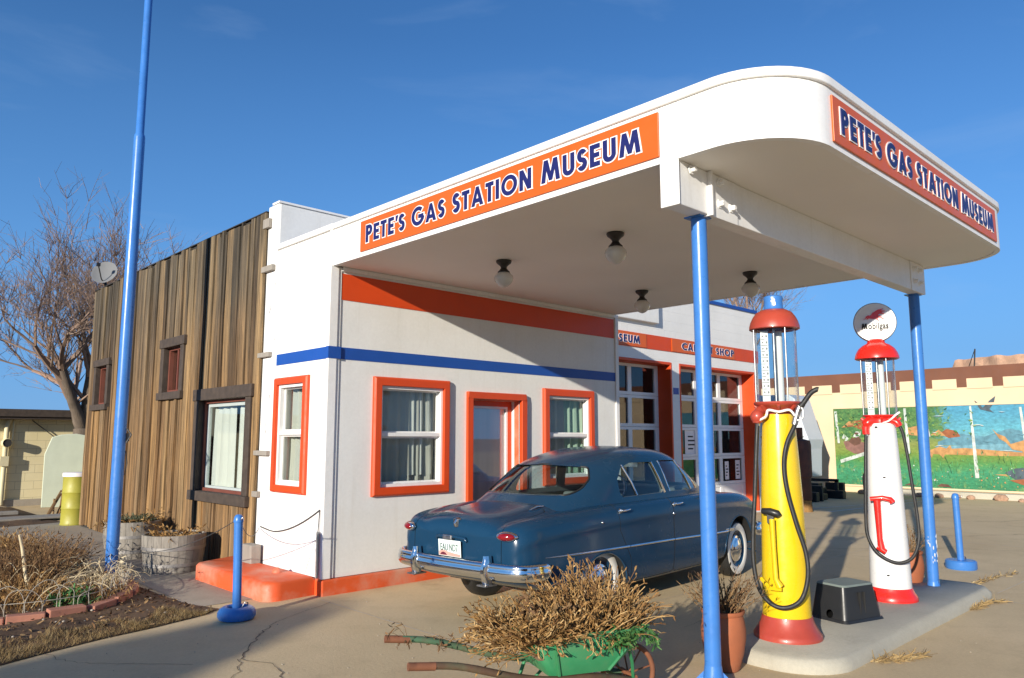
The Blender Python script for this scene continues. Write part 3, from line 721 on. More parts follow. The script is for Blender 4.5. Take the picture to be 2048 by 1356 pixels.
ia = ramp(nt, gm.outputs['Random Per Island'], [(0, (.22, .165, .105)), (.14, (.085, .066, .046)), (.3, (.33, .23, .125)), (.44, (.14, .112, .08)), (.58, (.37, .275, .16)), (.7, (.19, .15, .105)), (.82, (.055, .042, .03)), (.9, (.27, .215, .145))], 'CONSTANT')
tcd = nt.nodes.new('ShaderNodeTexCoord'); sx = nt.nodes.new('ShaderNodeSeparateXYZ'); nt.links.new(tcd.outputs['Object'], sx.inputs[0])
g1 = noise(nt, 1.0, 8, .78, stretch=(17, 17, .62)); g2 = noise(nt, 1.0, 6, .7, stretch=(75, 75, 1.3)); g3 = noise(nt, 1.0, 5, .6, stretch=(3, 3, .7))
hz = nd(nt, 'ShaderNodeMapRange'); hz.inputs[1].default_value = 1.6; hz.inputs[2].default_value = 4.2; nt.links.new(sx.outputs['Z'], hz.inputs[0])
gray = mixc(nt, ia, (.17, .155, .128), .4)
warm = mixc(nt, mixc(nt, ia, (1.35, 1.3, 1.2), 1, 'MULTIPLY'), (.42, .21, .072), .38)
hn = nd(nt, 'ShaderNodeMath', operation='MULTIPLY_ADD'); nt.links.new(g3, hn.inputs[0]); hn.inputs[1].default_value = 1.3; hn.inputs[2].default_value = -.62
ha = nd(nt, 'ShaderNodeMath', operation='ADD'); ha.use_clamp = True; nt.links.new(hn.outputs[0], ha.inputs[0]); nt.links.new(hz.outputs[0], ha.inputs[1])
c = mixc(nt, warm, gray, ha.outputs[0])
c = mixc(nt, c, ramp(nt, g1, [(.34, (.22,) * 3), (.46, (.80,) * 3), (.55, (1.08, 1.05, 1)), (.66, (1.9, 1.75, 1.45))]), 1, 'MULTIPLY')
c = mixc(nt, c, ramp(nt, g2, [(.32, (.5,) * 3), (.6, (1.1,) * 3)]), 1, 'MULTIPLY')
c = mixc(nt, c, (.70, .69, .68), 1, 'MULTIPLY')
nt.links.new(c, bs.inputs['Base Color']); bs.inputs['Roughness'].default_value = .9; bs.inputs['Specular IOR Level'].default_value = .2
bumpit(nt, bs, g2, .6, .006); M['planks'] = m
b.build('plank_cladding', M['planks'], wood)
b = MB(); b.box(-.03, 1.62, WT + .012, .3, 9.0, WT + .026); b.build('roof_flashing', M['dark'], wood)
b = MB(SD); rc = random.Random(9)
for (u, z, L_) in ((1.36, 3.02, .16), (1.40, 2.95, .10), (1.34, 4.22, .14), (1.45, 3.30, .2), (1.47, 1.9, .22), (1.38, 2.2, .12), (1.33, 3.62, .09)):
    p = Vector((u, 0, z)); d = Vector((rc.uniform(-.5, .5), 0, -1)).normalized()
    for i in range(7):
        q = p + (d + Vector((rc.uniform(-.7, .7), 0, rc.uniform(-.2, .2)))) * L_ / 7; wv = Vector((.0035 * rc.uniform(.4, 1.3), 0, .002)); b.keepn = True
        b.quad((p - wv + Vector((0, .003, 0))), (p + wv + Vector((0, .003, 0))), (q + wv * .8 + Vector((0, .003, 0))), (q - wv * .8 + Vector((0, .003, 0)))); p = q
b.build('plaster_crack', M['crack'], wood)
# plastered strip where the plank wall meets the office, with batten stubs
b = MB(SD); b.box(1.453, -.15, -.02, 1.60, -.001, 4.60); b.box(1.287, -.15, -.02, 1.453, -.001, 3.9); b.box(1.31, -.0009, 3.9, 1.453, .004, 4.60); b.build('plaster_edge', M['white'], wood, bevel=.02)
b = MB()
for (y0, z, s) in ((1.36, 3.78, .075), (1.36, 2.685, .06), (1.31, 1.478, .06), (1.5, 4.38, .12), (1.52, .98, .07)): b.box(-.05, y0, z - s / 2, -.002, 1.66, z + s / 2)
b.build('batten_stub', M['barrel'], wood, bevel=.006)
b = MB(FR); b.box(.002, -1.45, 3.9, OX + 3, -1.302, 4.60); b.build('parapet', M['stucco'], wood, bevel=.015)
b = MB(); b.box(-.02, 1.285, 4.60, OX + 3, 1.47, 4.625); b.build('parapet_cap', M['white'], wood)
def timber_window(h, fw, big):
    u0, u1, w0, w1 = h
    b = MB(SD)
    b.box(u0 - .04, -.06, w1 - fw, u1 + .03, .085, w1 + .01); b.box(u0 - .02, -.06, w0 - .01, u1 + .02, .10, w0 + fw * .8)
    b.box(u0, -.06, w0 + fw * .8, u0 + fw, .07, w1 - fw); b.box(u1 - fw, -.06, w0 + fw * .8, u1, .07, w1 - fw)
    wd = b.build('window', M['frame_dark'], wood, bevel=.008)
    a0, a1, c0, c1 = u0 + fw, u1 - fw, w0 + fw * .8, w1 - fw
    b = MB(SD); frame_boxes(b, a0, a1, c0, c1, .04, -.12, -.02); 
    if not big: b.box((a0 + a1) / 2 - .02, -.11, c0 + .04, (a0 + a1) / 2 + .02, -.03, c1 - .04)
    b.build('sash', M['redwood'], wd)
    if big:
        b = MB(SD); frame_boxes(b, a0 + .04, a1 - .04, c0 + .04, c1 - .04, .05, -.10, -.06, 0, True, .03); b.build('inner_frame', mat('grey_sash', (.42, .47, .46), .5, .05, 4), wd)
    b = MB(SD); b.box(a0 + .04, -.085, c0 + .04, a1 - .04, -.08, c1 - .04); b.build('pane', M['glass'], wd)
    for (s0, s1, mn, fo) in (((.0, .42, 'curtain', 3), (.5, .98, 'curtain', 3)) if big else ((.55, .85, 'curtain', 1.5),)):
        b = MB(SD); curtain(b, a0 + (a1 - a0) * s0, a0 + (a1 - a0) * s1, c0 + .05, c1 - .06, -.155, fo, .022); b.build('curtain', M[mn], wd, smooth=180)
    return wd
timber_window(BW, .15, True); timber_window(S1, .13, False); timber_window(S2, .12, False)

# ------------------------------------------------------------------ garage
gar = thing('garage', 'white block garage wing with orange band and two glazed overhead doors', 'building', (0, 0, 0))
GY = 1.4; GX0, GX1 = OX + .02, 12.1; GF = plane_front(GY); GZ = 4.64
m, nt, bs = newmat('painted_block')
tcd = nt.nodes.new('ShaderNodeTexCoord'); mp = nt.nodes.new('ShaderNodeMapping'); mp.inputs['Rotation'].default_value = (R(90), 0, 0)
nt.links.new(tcd.outputs['Object'], mp.inputs[0])
br = nd(nt, 'ShaderNodeTexBrick', Scale=1.0); br.inputs['Brick Width'].default_value = .4; br.inputs['Row Height'].default_value = .2; br.inputs['Mortar Size'].default_value = .008; br.inputs['Mortar Smooth'].default_value = .6
nt.links.new(mp.outputs[0], br.inputs['Vector'])
n = noise(nt, 30, 4, .7); c = ramp(nt, noise(nt, 1.2, 5), [(.3, (.74, .73, .70)), (.7, (.82, .81, .78))]); nt.links.new(c, bs.inputs['Base Color']); bs.inputs['Roughness'].default_value = .8
iv = nd(nt, 'ShaderNodeMath', operation='MULTIPLY_ADD'); nt.links.new(br.outputs['Fac'], iv.inputs[0]); iv.inputs[1].default_value = -.6; nt.links.new(n, iv.inputs[2])
bumpit(nt, bs, iv.outputs[0], .55, .008); M['block'] = m
D1 = (5.75, 8.60, .03, 3.17); D2 = (8.86, 11.93, .03, 3.17)
b = MB(GF); wall_holes(b, GX0, GX1, -.02, GZ - .08, .4, [D1, D2]); b.build('front_wall', M['block'], gar)
b = MB(); b.box(GX1 - .3, GY + .4, -.02, GX1, 9, GZ - .08); b.box(GX0, 8.7, -.02, GX1 - .3, 9, GZ - .08); b.box(GX0 - .2, GY + .4, -.02, GX0, 8.7, GZ - .08); b.build('side_shell', M['block'], gar)
b = MB(); b.box(GX0, GY + .4, 3.9, GX1 - .3, 8.7, 4.0); b.build('inner_ceiling', M['interior'], gar)
b = MB(); b.box(GX0, GY + .4, .0, GX1 - .3, 8.7, .02); b.build('floor', M['path'], gar)
b = MB(); b.box(GX0, GY - .03, GZ - .08, GX1 + .03, GY + .45, GZ - .0); b.box(GX1 - .3, GY + .45, GZ - .08, GX1 + .03, 9, GZ); b.build('roof_coping', M['blue_band'], gar, bevel=.01)
b = MB(GF); b.box(GX0, .0, 3.39, GX1 + .012, .012, 3.672); b.build('orange_band', M['orange'], gar)
b = MB(GF); b.box(GX0, 0, 2.535, D1[0] - .1, .006, 2.665); b.box(D1[1] + .035, 0, 2.535, D2[0] - .035, .006, 2.665); b.box(D2[1] + .03, 0, 2.535, GX1 + .006, .006, 2.665); b.build('blue_band', M['blue_band'], gar)
def garage_door(D, ncol):
    u0, u1, w0, w1 = D
    b = MB(GF); b.box(u0, -.36, w0, u0 + .05, .006, w1); b.box(u1 - .05, -.36, w0, u1, .006, w1); b.box(u0 + .05, -.36, w1 - .05, u1 - .05, .006, w1)
    d = b.build('garage_door', M['orange'], gar, bevel=.006)
    b = MB(GF); a0, a1, c1 = u0 + .05, u1 - .05, w1 - .05; rows = 5; H = (c1 - w0) / rows
    cw = (a1 - a0 - .12) / ncol
    for r in range(rows):
        z0 = w0 + r * H; z1 = z0 + H - .006
        b.box(a0, -.36, z1 - .055, a1, -.31, z1); b.box(a0, -.36, z0, a1, -.31, z0 + .06)
        for q in range(ncol + 1):
            x = a0 + q * cw; b.box(x, -.36, z0 + .06, x + .12, -.31, z1 - .055)
        if r == 0:
            for q in range(ncol): b.box(a0 + q * cw + .12, -.35, z0 + .06, a0 + (q + 1) * cw, -.325, z1 - .055)
    b.build('door_grid', M['white'], d)
    for r in range(1, rows):
        for q in range(ncol):
            b = MB(GF); z0 = w0 + r * H + .06; z1 = w0 + (r + 1) * H - .061
            b.box(a0 + q * cw + .12, -.345, z0, a0 + (q + 1) * cw, -.34, z1); b.build('pane', M['darkglass'], d)
    return d
garage_door(D1, 3); garage_door(D2, 3)
# things standing inside behind the glass of the garage doors, and paper notices
pn = M['sign_white']
for i, (x, z, wd, hh) in enumerate(((11.05, .74, .16, .4), (11.5, .74, .2, .42), (10.2, .75, .3, .4), (9.5, 1.32, .55, .5))):
    b = MB(GF); b.box(x, -.335, z, x + wd, -.331, z + hh, 0)
    for k in range(4): b.box(x + wd * .2, -.331, z + hh * (.2 + .17 * k), x + wd * (.55 + .3 * ((k * 7 + i) % 3) / 2), -.3295, z + hh * (.26 + .17 * k), 1)
    tag(b.build('window_notice', [pn, M['dark']]), ('narrow white notice taped low inside the right garage door glass', 'white notice taped at the lower right corner of the right garage door', 'wide white notice taped low in the right garage door behind the blue post', 'large pale poster in the third row of the right garage door')[i], 'notice', 'paper notices on the garage door')
b = MB()
for i in range(9): b.box(8.9 + i * .35, 3.2 + .2 * (i % 3), 0.02, 9.15 + i * .35, 3.6 + .2 * (i % 3), .7 + .5 * ((i * 5) % 4))
tag(b.build('stored_boxes', mat('cardboard', (.38, .22, .10), .9, .2, 4)), 'brown boxes stacked inside the garage behind the right door', 'boxes')
# band lettering on the garage
def band_sign(body, label, u0, u1, z0, z1, tb):
    fr0 = lambda u, w, d: Vector((u, GY - .012 - d, w)); off = fr0((u0+u1)/2, z0, 0); fr = lambda u, w, d: fr0(u, w, d) - off
    t = thing('garage_sign', label, 'sign', off, 0)
    b = MB(lambda p: fr(p.x, p.z, p.y)); b.box(u0, .001, z0, u1, .012, z1); b.build('sign_board', M['sign_orange'], t)
    for nme, mm, gr, lf in (('lettering', M['sign_navy'], 0, (.0145, .02)), ('letter_outline', M['sign_white'], .055, (.0125, .016))):
        sign_text(nme, body, tb, fr, mm, t, .2, gr, lf)
band_sign('MUSEUM', 'small orange museum sign on the garage band beside the office corner', 6.1, 7.74, 3.40, 3.662, (6.48, 7.52, 3.46, 3.605))
band_sign('CABINET SHOP', 'small orange shop sign on the garage band beside the front blue post', 8.6, 11.03, 3.40, 3.662, (8.95, 10.99, 3.46, 3.605))
# ------------------------------------------------------------------ the blue sedan (u forward from the rear axle, v left, w up)
car = thing('sedan', 'dark blue rounded vintage four door sedan with chrome bumper parked under the canopy', 'car', (1.347, -1.862, 0), R(4))
car.scale = (.967,) * 3
def lerp_table(T, x):
    if x <= T[0][0]: return list(T[0][1:])
    for a, c in zip(T, T[1:]):
        if x <= c[0]:
            t = (x - a[0]) / (c[0] - a[0]); return [p + (q - p) * t for p, q in zip(a[1:], c[1:])]
    return list(T[-1][1:])
# u, centre top, fender top, half width, bottom, groove depth
ST = [(-1.165, .83, .81, .62, .46, .0), (-1.15, .93, .895, .735, .44, .006), (-1.08, .99, .955, .805, .41, .016), (-.94, 1.02, .985, .845, .37, .024), (-.72, 1.045, 1.005, .868, .32, .026),
      (-.42, 1.085, 1.025, .893, .27, .024), (-.1, 1.115, 1.045, .902, .24, .016), (.3, 1.125, 1.06, .908, .225, .004), (.9, 1.125, 1.07, .912, .22, 0), (1.6, 1.12, 1.07, .912, .22, 0),
      (2.1, 1.115, 1.065, .910, .225, 0), (2.5, 1.11, 1.055, .906, .24, .004), (2.9, 1.085, 1.04, .900, .27, .012), (3.2, 1.05, 1.01, .885, .32, .012), (3.42, .99, .965, .855, .36, .01), (3.56, .90, .90, .81, .40, 0), (3.62, .78, .80, .73, .44, 0)]
def section(u, zc, zs, vm, wb, gr):
    k = vm / .9; h1 = min(.62, zs - .26); h3 = wb + .05; h2 = max(min(.45, h1 - .04), h3 + .012)
    return [(0, zc), (.20 * k, zc - .004), (.40 * k, zc - .018), (.52 * k, zc - .036 - gr * .6), (.60 * k, min(zc, zs) - .012 - gr), (.68 * k, zs - gr * .2), (.78 * k, zs - .004), (vm - .045, zs - .045),
            (vm - .012, zs - .12), (vm - .004, zs - .19), (vm - .016, zs - .225), (vm - .004, h1), (vm - .006, h2), (vm - .03, h3), (vm - .09, wb), (0, wb)]
b = MB(); rings = []
for s in ST:
    sec = section(*s); rings.append([(s[0], -v, w) for v, w in sec] + [(s[0], v, w) for v, w in sec[-2:0:-1]])
n = len(rings[0]); vs_ = sum(rings, []); fs = []
for i in range(len(rings) - 1):
    for j in range(n): fs.append((i*n+j, i*n+(j+1)%n, (i+1)*n+(j+1)%n, (i+1)*n+j))
half = n // 2
for base in (0, (len(rings) - 1) * n):
    for j in range(half): fs.append((base+j, base+j+1, base+(n-j-1)%n, base+(n-j)%n) if j > 0 else (base, base+1, base+n-1))
b.add(vs_, [f if len(set(f)) == len(f) else list(dict.fromkeys(f)) for f in fs])
body = b.build('body', [M['paint_car'], M['car_under']], None)
sb = body.modifiers.new('s', 'SUBSURF'); sb.levels = 2; sb.render_levels = 2; apply_mods(body)
def solid(name, mb, idx=1):
    o = mb.build(name, [M['paint_car'], M['car_under']])
    for p in o.data.polygons: p.material_index = idx
    return o
def cyl_v(c, r, v0, v1, n=48, sq=1.0):
    b = MB(); pts = [(c[0] + r * math.cos(2*math.pi*i/n), c[1] + (r * math.sin(2*math.pi*i/n)) * (sq if math.sin(2*math.pi*i/n) > 0 else 1)) for i in range(n)]
    b.prism(pts, v0, v1, 'y'); return b
for sgn in (-1, 1):
    for (u, r, cz, sq) in ((-.02, .40, .27, .86), (2.90, .415, .32, 1.05)):
        boolean(body, solid('c', cyl_v((u, cz), r, sgn * .55, sgn * 1.2, sq=sq)))
full = dup_obj(body, 'full')
# cabin space
b = MB(); b.prism(rounded([(-.12, -.67), (2.42, -.67), (2.42, .67), (-.12, .67)], .34, 6), .36, 1.4, 'z'); boolean(body, solid('c', b))
def carve(poly, a0, a1, axis, name, inset=.0065):
    """cut a panel out of the body and leave it as its own mesh with a shut line round it"""
    P1 = rounded(poly, .05, 5)
    b = MB(); b.prism(P1, a0, a1, axis); c1 = solid('c', b, 1)
    part = dup_obj(full, name); boolean(part, c1, 'INTERSECT')
    c = Vector((sum(p[0] for p in P1) / len(P1), sum(p[1] for p in P1) / len(P1))); big = []
    for p in P1:
        d = Vector(p) - c; big.append((p[0] + inset * (1 if d.x > 0 else -1) * min(1, abs(d.x) * 6), p[1] + inset * (1 if d.y > 0 else -1) * min(1, abs(d.y) * 6)))
    b = MB(); b.prism(big, a0 - .01 * (1 if a1 > a0 else -1), a1 + .02 * (1 if a1 > a0 else -1), axis); boolean(body, solid('c', b, 1))
    return part
rear_door = [(.24, 1.02), (.26, .80), (.345, .66), (.43, .52), (.46, .28), (1.262, .28), (1.275, .7), (1.285, 1.14), (.5, 1.14), (.30, 1.10)]
front_door = [(1.285, .28), (2.22, .28), (2.24, 1.14), (1.30, 1.14), (1.292, .7)]
doors = []
for sgn in (-1, 1):
    for poly in (rear_door, front_door): doors.append((sgn, carve(poly, sgn * .745, sgn * 1.15, 'y', 'door')))
lid = carve([(-1.4, .60), (-.47, .53), (-.47, -.53), (-1.4, -.60)], .605, 1.4, 'z', 'trunk_lid')
hood = carve([(2.82, .56), (3.60, .46), (3.60, -.46), (2.82, -.56)], .86, 1.4, 'z', 'hood')
# greenhouse
GT = [(.96, -.62, 2.80, .800), (1.06, -.46, 2.71, .788), (1.12, -.36, 2.66, .772), (1.20, -.25, 2.57, .752), (1.30, -.11, 2.44, .726), (1.40, .06, 2.30, .694), (1.47, .23, 2.17, .662), (1.53, .46, 2.02, .612), (1.57, .66, 1.86, .55), (1.60, .90, 1.64, .44), (1.622, 1.12, 1.36, .20)]
def ghouse(off, w0=None, zoff=None, lv=26, N=72):
    zoff = off if zoff is None else zoff
    lo = GT[0][0] if w0 is None else w0
    b = MB(); rows = []
    for i in range(lv):
        t = i / (lv - 1); t = 1 - (1 - t) ** 1.7
        wv = GT[0][0] + (GT[-1][0] - GT[0][0]) * t
        # smooth the table with a small blur
        a = [0, 0, 0]
        for dw, k in ((-.03, .25), (0, .5), (.03, .25)):
            x = lerp_table(GT, max(GT[0][0], min(GT[-1][0], wv + dw * min(1, (GT[-1][0] - wv) * 12)))); a = [p + q * k for p, q in zip(a, x)]
        ur, uf, hv = a[0] + off, a[1] - off, max(.02, a[2] - off); uc = (ur + uf) / 2
        e = 2 / (3.5 - .9 * t)
        z = wv - zoff * t if i else lo
        rows.append([(uc + (uf - uc) * math.copysign(abs(math.cos(an)) ** e, math.cos(an)), hv * math.copysign(abs(math.sin(an)) ** e, math.sin(an)), z) for an in [2 * math.pi * j / N for j in range(N)]])
    vs_ = sum(rows, []); fs = []
    for i in range(lv - 1):
        for j in range(N): fs.append((i*N+j, i*N+(j+1)%N, (i+1)*N+(j+1)%N, (i+1)*N+j))
    fs += [list(range(N))[::-1]]
    k = len(vs_); top = rows[-1]; vs_.append((sum(p[0] for p in top) / N, 0, top[0][2] + .004 * (1 if off < .01 else 1)))
    fs += [((lv-1)*N+j, (lv-1)*N+(j+1)%N, k) for j in range(N)]
    b.add(vs_, fs); return b
roof = ghouse(0).build('roof', [M['paint_car'], M['car_int']])
gbvh = BVHTree.FromObject(roof, (bpy.context.view_layer.update(), bpy.context.evaluated_depsgraph_get())[1])
boolean(roof, solid('c', ghouse(.035, .90)))
WIN = {'rear_side': ([(.47, 1.105), (1.315, 1.118), (1.195, 1.452), (.80, 1.452), (.62, 1.40), (.50, 1.28)], 'y', .05),
       'front_side': ([(1.425, 1.12), (2.30, 1.122), (2.27, 1.22), (2.07, 1.455), (1.345, 1.468)], 'y', .03)}
def prism_win(poly, a0, a1, axis, rad): b = MB(); b.prism(rounded(poly, rad, 5), a0, a1, axis); return b
cuts = []
for sgn in (-1, 1):
    for nme, (poly, ax, rad) in WIN.items(): cuts.append(('side_glass', poly, sgn * .42, sgn * 1.0, 'y', rad))
cuts.append(('rear_glass', [(-.60, 1.15), (.60, 1.15), (.585, 1.30), (.50, 1.415), (.0, 1.437), (-.50, 1.415), (-.585, 1.30)], -.9, .42, 'x', .08))
cuts.append(('windscreen', [(-.62, 1.15), (.62, 1.15), (.59, 1.45), (-.59, 1.45)], 2.02, 3.0, 'x', .07))
gshell = ghouse(.010).build('gs', [M['carglass'], M['carglass']]); boolean(gshell, ghouse(.0135, .90).build('gi', [M['carglass'], M['carglass']]))
panes = []
for (nme, poly, a0, a1, ax, rad) in cuts:
    boolean(roof, solid('c', prism_win(poly, a0, a1, ax, rad), 1))
    p = dup_obj(gshell, nme); c = prism_win([(q[0], q[1]) for q in poly], a0, a1, ax, rad * .9).build('c', [M['carglass']])
    boolean(p, c, 'INTERSECT'); panes.append((nme, a0, p))
bpy.data.objects.remove(gshell)
fbvh = BVHTree.FromObject(full, bpy.context.evaluated_depsgraph_get())
def finish(o, name, mats, parent, smooth=38):
    me = o.data; mi = [min(p.material_index, len(mats) - 1) for p in me.polygons]
    me.materials.clear()
    for m_ in mats: me.materials.append(m_)
    me.polygons.foreach_set('material_index', mi)
    for p in me.polygons: p.use_smooth = True
    me.set_sharp_from_angle(angle=R(smooth)); o.name = name; o.parent = parent; return o
finish(body, 'body', [M['paint_car'], M['car_under']], car)
finish(roof, 'roof', [M['paint_car'], M['car_int']], car)
finish(lid, 'trunk_lid', [M['paint_car'], M['car_under']], car)
finish(hood, 'hood', [M['paint_car'], M['car_under']], car)
for sgn, d in doors: finish(d, 'door', [M['paint_car'], M['car_under']], car)
for nme, a0, p in panes: finish(p, nme, [M['carglass']], car, 60)
bpy.data.objects.remove(full)

def side(u, w, sgn=-1, bv=None, out=0):
    h = (bv or fbvh).ray_cast(Vector((u, sgn * 2, w)), Vector((0, -sgn, 0)))
    return (h[0].y if h[0] else sgn * .9) + sgn * out
def back(v, w, out=0):
    h = fbvh.ray_cast(Vector((-3, v, w)), Vector((1, 0, 0))); return (h[0].x if h[0] else -1.15) - out
def topz(u, v, bv=None):
    h = (bv or fbvh).ray_cast(Vector((u, v, 3)), Vector((0, 0, -1))); return h[0].z if h[0] else 1
# chrome side spears, split at the doors
for sgn in (-1, 1):
    for (u0, u1, w0, w1) in ((-.86, .40, .652, .634), (.41, 1.268, .633, .621), (1.28, 2.2, .62, .60), (2.24, 2.70, .598, .592)):
        b = MB(); n = 14; pts = []
        for i in range(n + 1):
            t = i / n; u = u0 + (u1 - u0) * t; wv = w0 + (w1 - w0) * t
            pts.append((u, side(u, wv, sgn, out=.002), wv))
        rad = [.013 if u0 > -.8 else .013 * min(1, .25 + 2.2 * i / n) for i in range(n + 1)]
        b.tube(pts, rad, 8); b.build('side_spear', M['chrome'], car, smooth=50)
    b = MB(); b.box(2.5, side(2.5, .60, sgn), .585, 2.72, side(2.72, .60, sgn, out=.012), .625); b.build('fender_badge', M['chrome'], car, bevel=.004)
# chrome bars and reveals round the side windows
def ghside(u, w, sgn, out=.0): return side(u, w, sgn, gbvh, out)
for sgn in (-1, 1):
    for pts in ([(.655, 1.43), (.72, 1.25), (.765, 1.112)], [(1.20, 1.448), (1.265, 1.27), (1.318, 1.115)], [(1.84, 1.455), (1.91, 1.28), (1.975, 1.122)], [(1.35, 1.46), (1.39, 1.3), (1.43, 1.12)]):
        b = MB(); P_ = [(u, ghside(u, wv, sgn, -.004), wv) for u, wv in pts]
        b.tube(P_, .011 if pts[0][0] != 1.20 else .016, 6); b.build('window_bar', M['chrome'], car, smooth=50)
# rear window rubber + trim
b = MB(); ring = rounded([(-.60, 1.15), (.60, 1.15), (.585, 1.30), (.50, 1.415), (.0, 1.437), (-.50, 1.415), (-.585, 1.30)], .08, 6); pts = []
for (v, wv) in ring + ring[:2]:
    h = gbvh.ray_cast(Vector((-3, v, wv)), Vector((1, 0, 0))); pts.append((h[0].x - .001 if h[0] else .1, v, wv))
b.tube(pts, .010, 6); b.build('rear_window_seal', M['rubber'], car, smooth=60)
# door handles
for sgn, d in doors:
    c = sum((Vector(v.co) for v in d.data.vertices), Vector()) / len(d.data.vertices); u = .27 if c.x < 1.2 else 1.31; wv = .985 if u < 1 else .99
    y = side(u, wv, sgn)
    b = MB(); b.sphere((u + .01, y + sgn * .006, wv), .026, 12, 8, 0, (1, .6, 1)); b.tube([(u + .01, y + sgn * .03, wv + .004), (u + .06, y + sgn * .042, wv + .008), (u + .15, y + sgn * .035, wv + .012)], [.012, .012, .007], 8)
    b.build('handle', M['chrome'], d, smooth=60)
b = MB(); y = side(1.285, .89); b.sphere((1.275, y, .895), .016, 10, 6); b.build('hinge', M['chrome'], car, smooth=60)
b = MB(); y = side(-.02, .9); b.sphere((-.05, y, .90), .014, 10, 6); b.build('fuel_door_knob', M['chrome'], car, smooth=60)
# tail lamps
for sgn in (-1, 1):
    v, wv = sgn * .655, .848; x = back(v, wv) 
    tl = MB(); tl.sphere((0, 0, 0), 1, 22, 12, 0, (.045, .105, .046)); o = tl.build('tail_lamp', M['chrome'], car, smooth=180); o.location = (x - .012, v, wv); o.rotation_euler = (0, 0, -sgn * R(22))
    tl = MB(); tl.sphere((0, 0, 0), 1, 22, 12, 0, (.045, .085, .035)); l = tl.build('lens', M['red_lens'], o, smooth=180); l.location = (-.017, 0, 0)
# trunk emblem, lamp hood, plate
x = back(.0, .925)
b = MB(); b.prism(rounded([(-.026, .885), (.026, .885), (.036, .955), (.0, .972), (-.036, .955)], .008, 3), x - .022, x + .02, 'x'); b.tube([(x - .02, 0, .88), (x - .035, 0, .92), (x - .015, 0, .965)], [.006, .012, .006], 8); b.build('emblem', M['chrome'], lid, smooth=40, bevel=.004)
x = back(.04, .70)
b = MB(); b.tube([(x - .012, .24, .765), (x - .022, .23, .79), (x - .024, .1, .797), (x - .024, -.02, .797), (x - .022, -.15, .79), (x - .012, -.16, .765)], .016, 8); b.build('plate_shroud', M['paint_car'], lid, smooth=60)
b = MB(); b.box(x - .05, .005, .765, x - .012, .125, .812); b.build('plate_lamp', M['steel'], lid, bevel=.008)
b = MB(); b.box(-.006, -.152, -.076, 0, .152, .076); pl = b.build('licence_plate', mat('plate_white', (.70, .78, .76), .45, .05, 8), car, bevel=.003); pl.location = (x - .028, .045, .69); pl.rotation_euler = (0, R(-4), 0)
b = MB(lambda p: Vector((-.0075, -p.x, p.z))); b.add([(-.145, 0, -.070), (.145, 0, -.070), (.145, 0, -.048), (.05, 0, -.040), (-.03, 0, -.03), (-.09, 0, -.018), (-.145, 0, -.035)], [list(range(7))]); b.build('plate_scene', mat('plate_dune', (.62, .34, .28), .5, .1, 10), pl)
b = MB(lambda p: Vector((-.0085, -p.x, p.z))); b.add([(-.13, 0, -.066), (-.03, 0, -.066), (-.055, 0, -.045), (-.085, 0, -.038), (-.11, 0, -.046)], [list(range(5))]); b.build('plate_mesa', mat('plate_maroon', (.13, .02, .04), .5, .1, 10), pl)
lettering('plate_number', 'EAU ND7', (-.12, .115, -.025, .04), lambda u, w, d: Vector((-.0065 - d, -u, w)), mat('plate_green', (.05, .10, .09), .5), pl, 0, lift=(0, .003))
# trunk handle, lid lower moulding
b = MB(); b.tube([(-.62, -.45, topz(-.62, -.45) + .006), (-.52, -.455, topz(-.52, -.45) + .022), (-.42, -.46, topz(-.42, -.45) + .008)], [.006, .011, .006], 8); b.build('lid_ornament', M['chrome'], car, smooth=60)
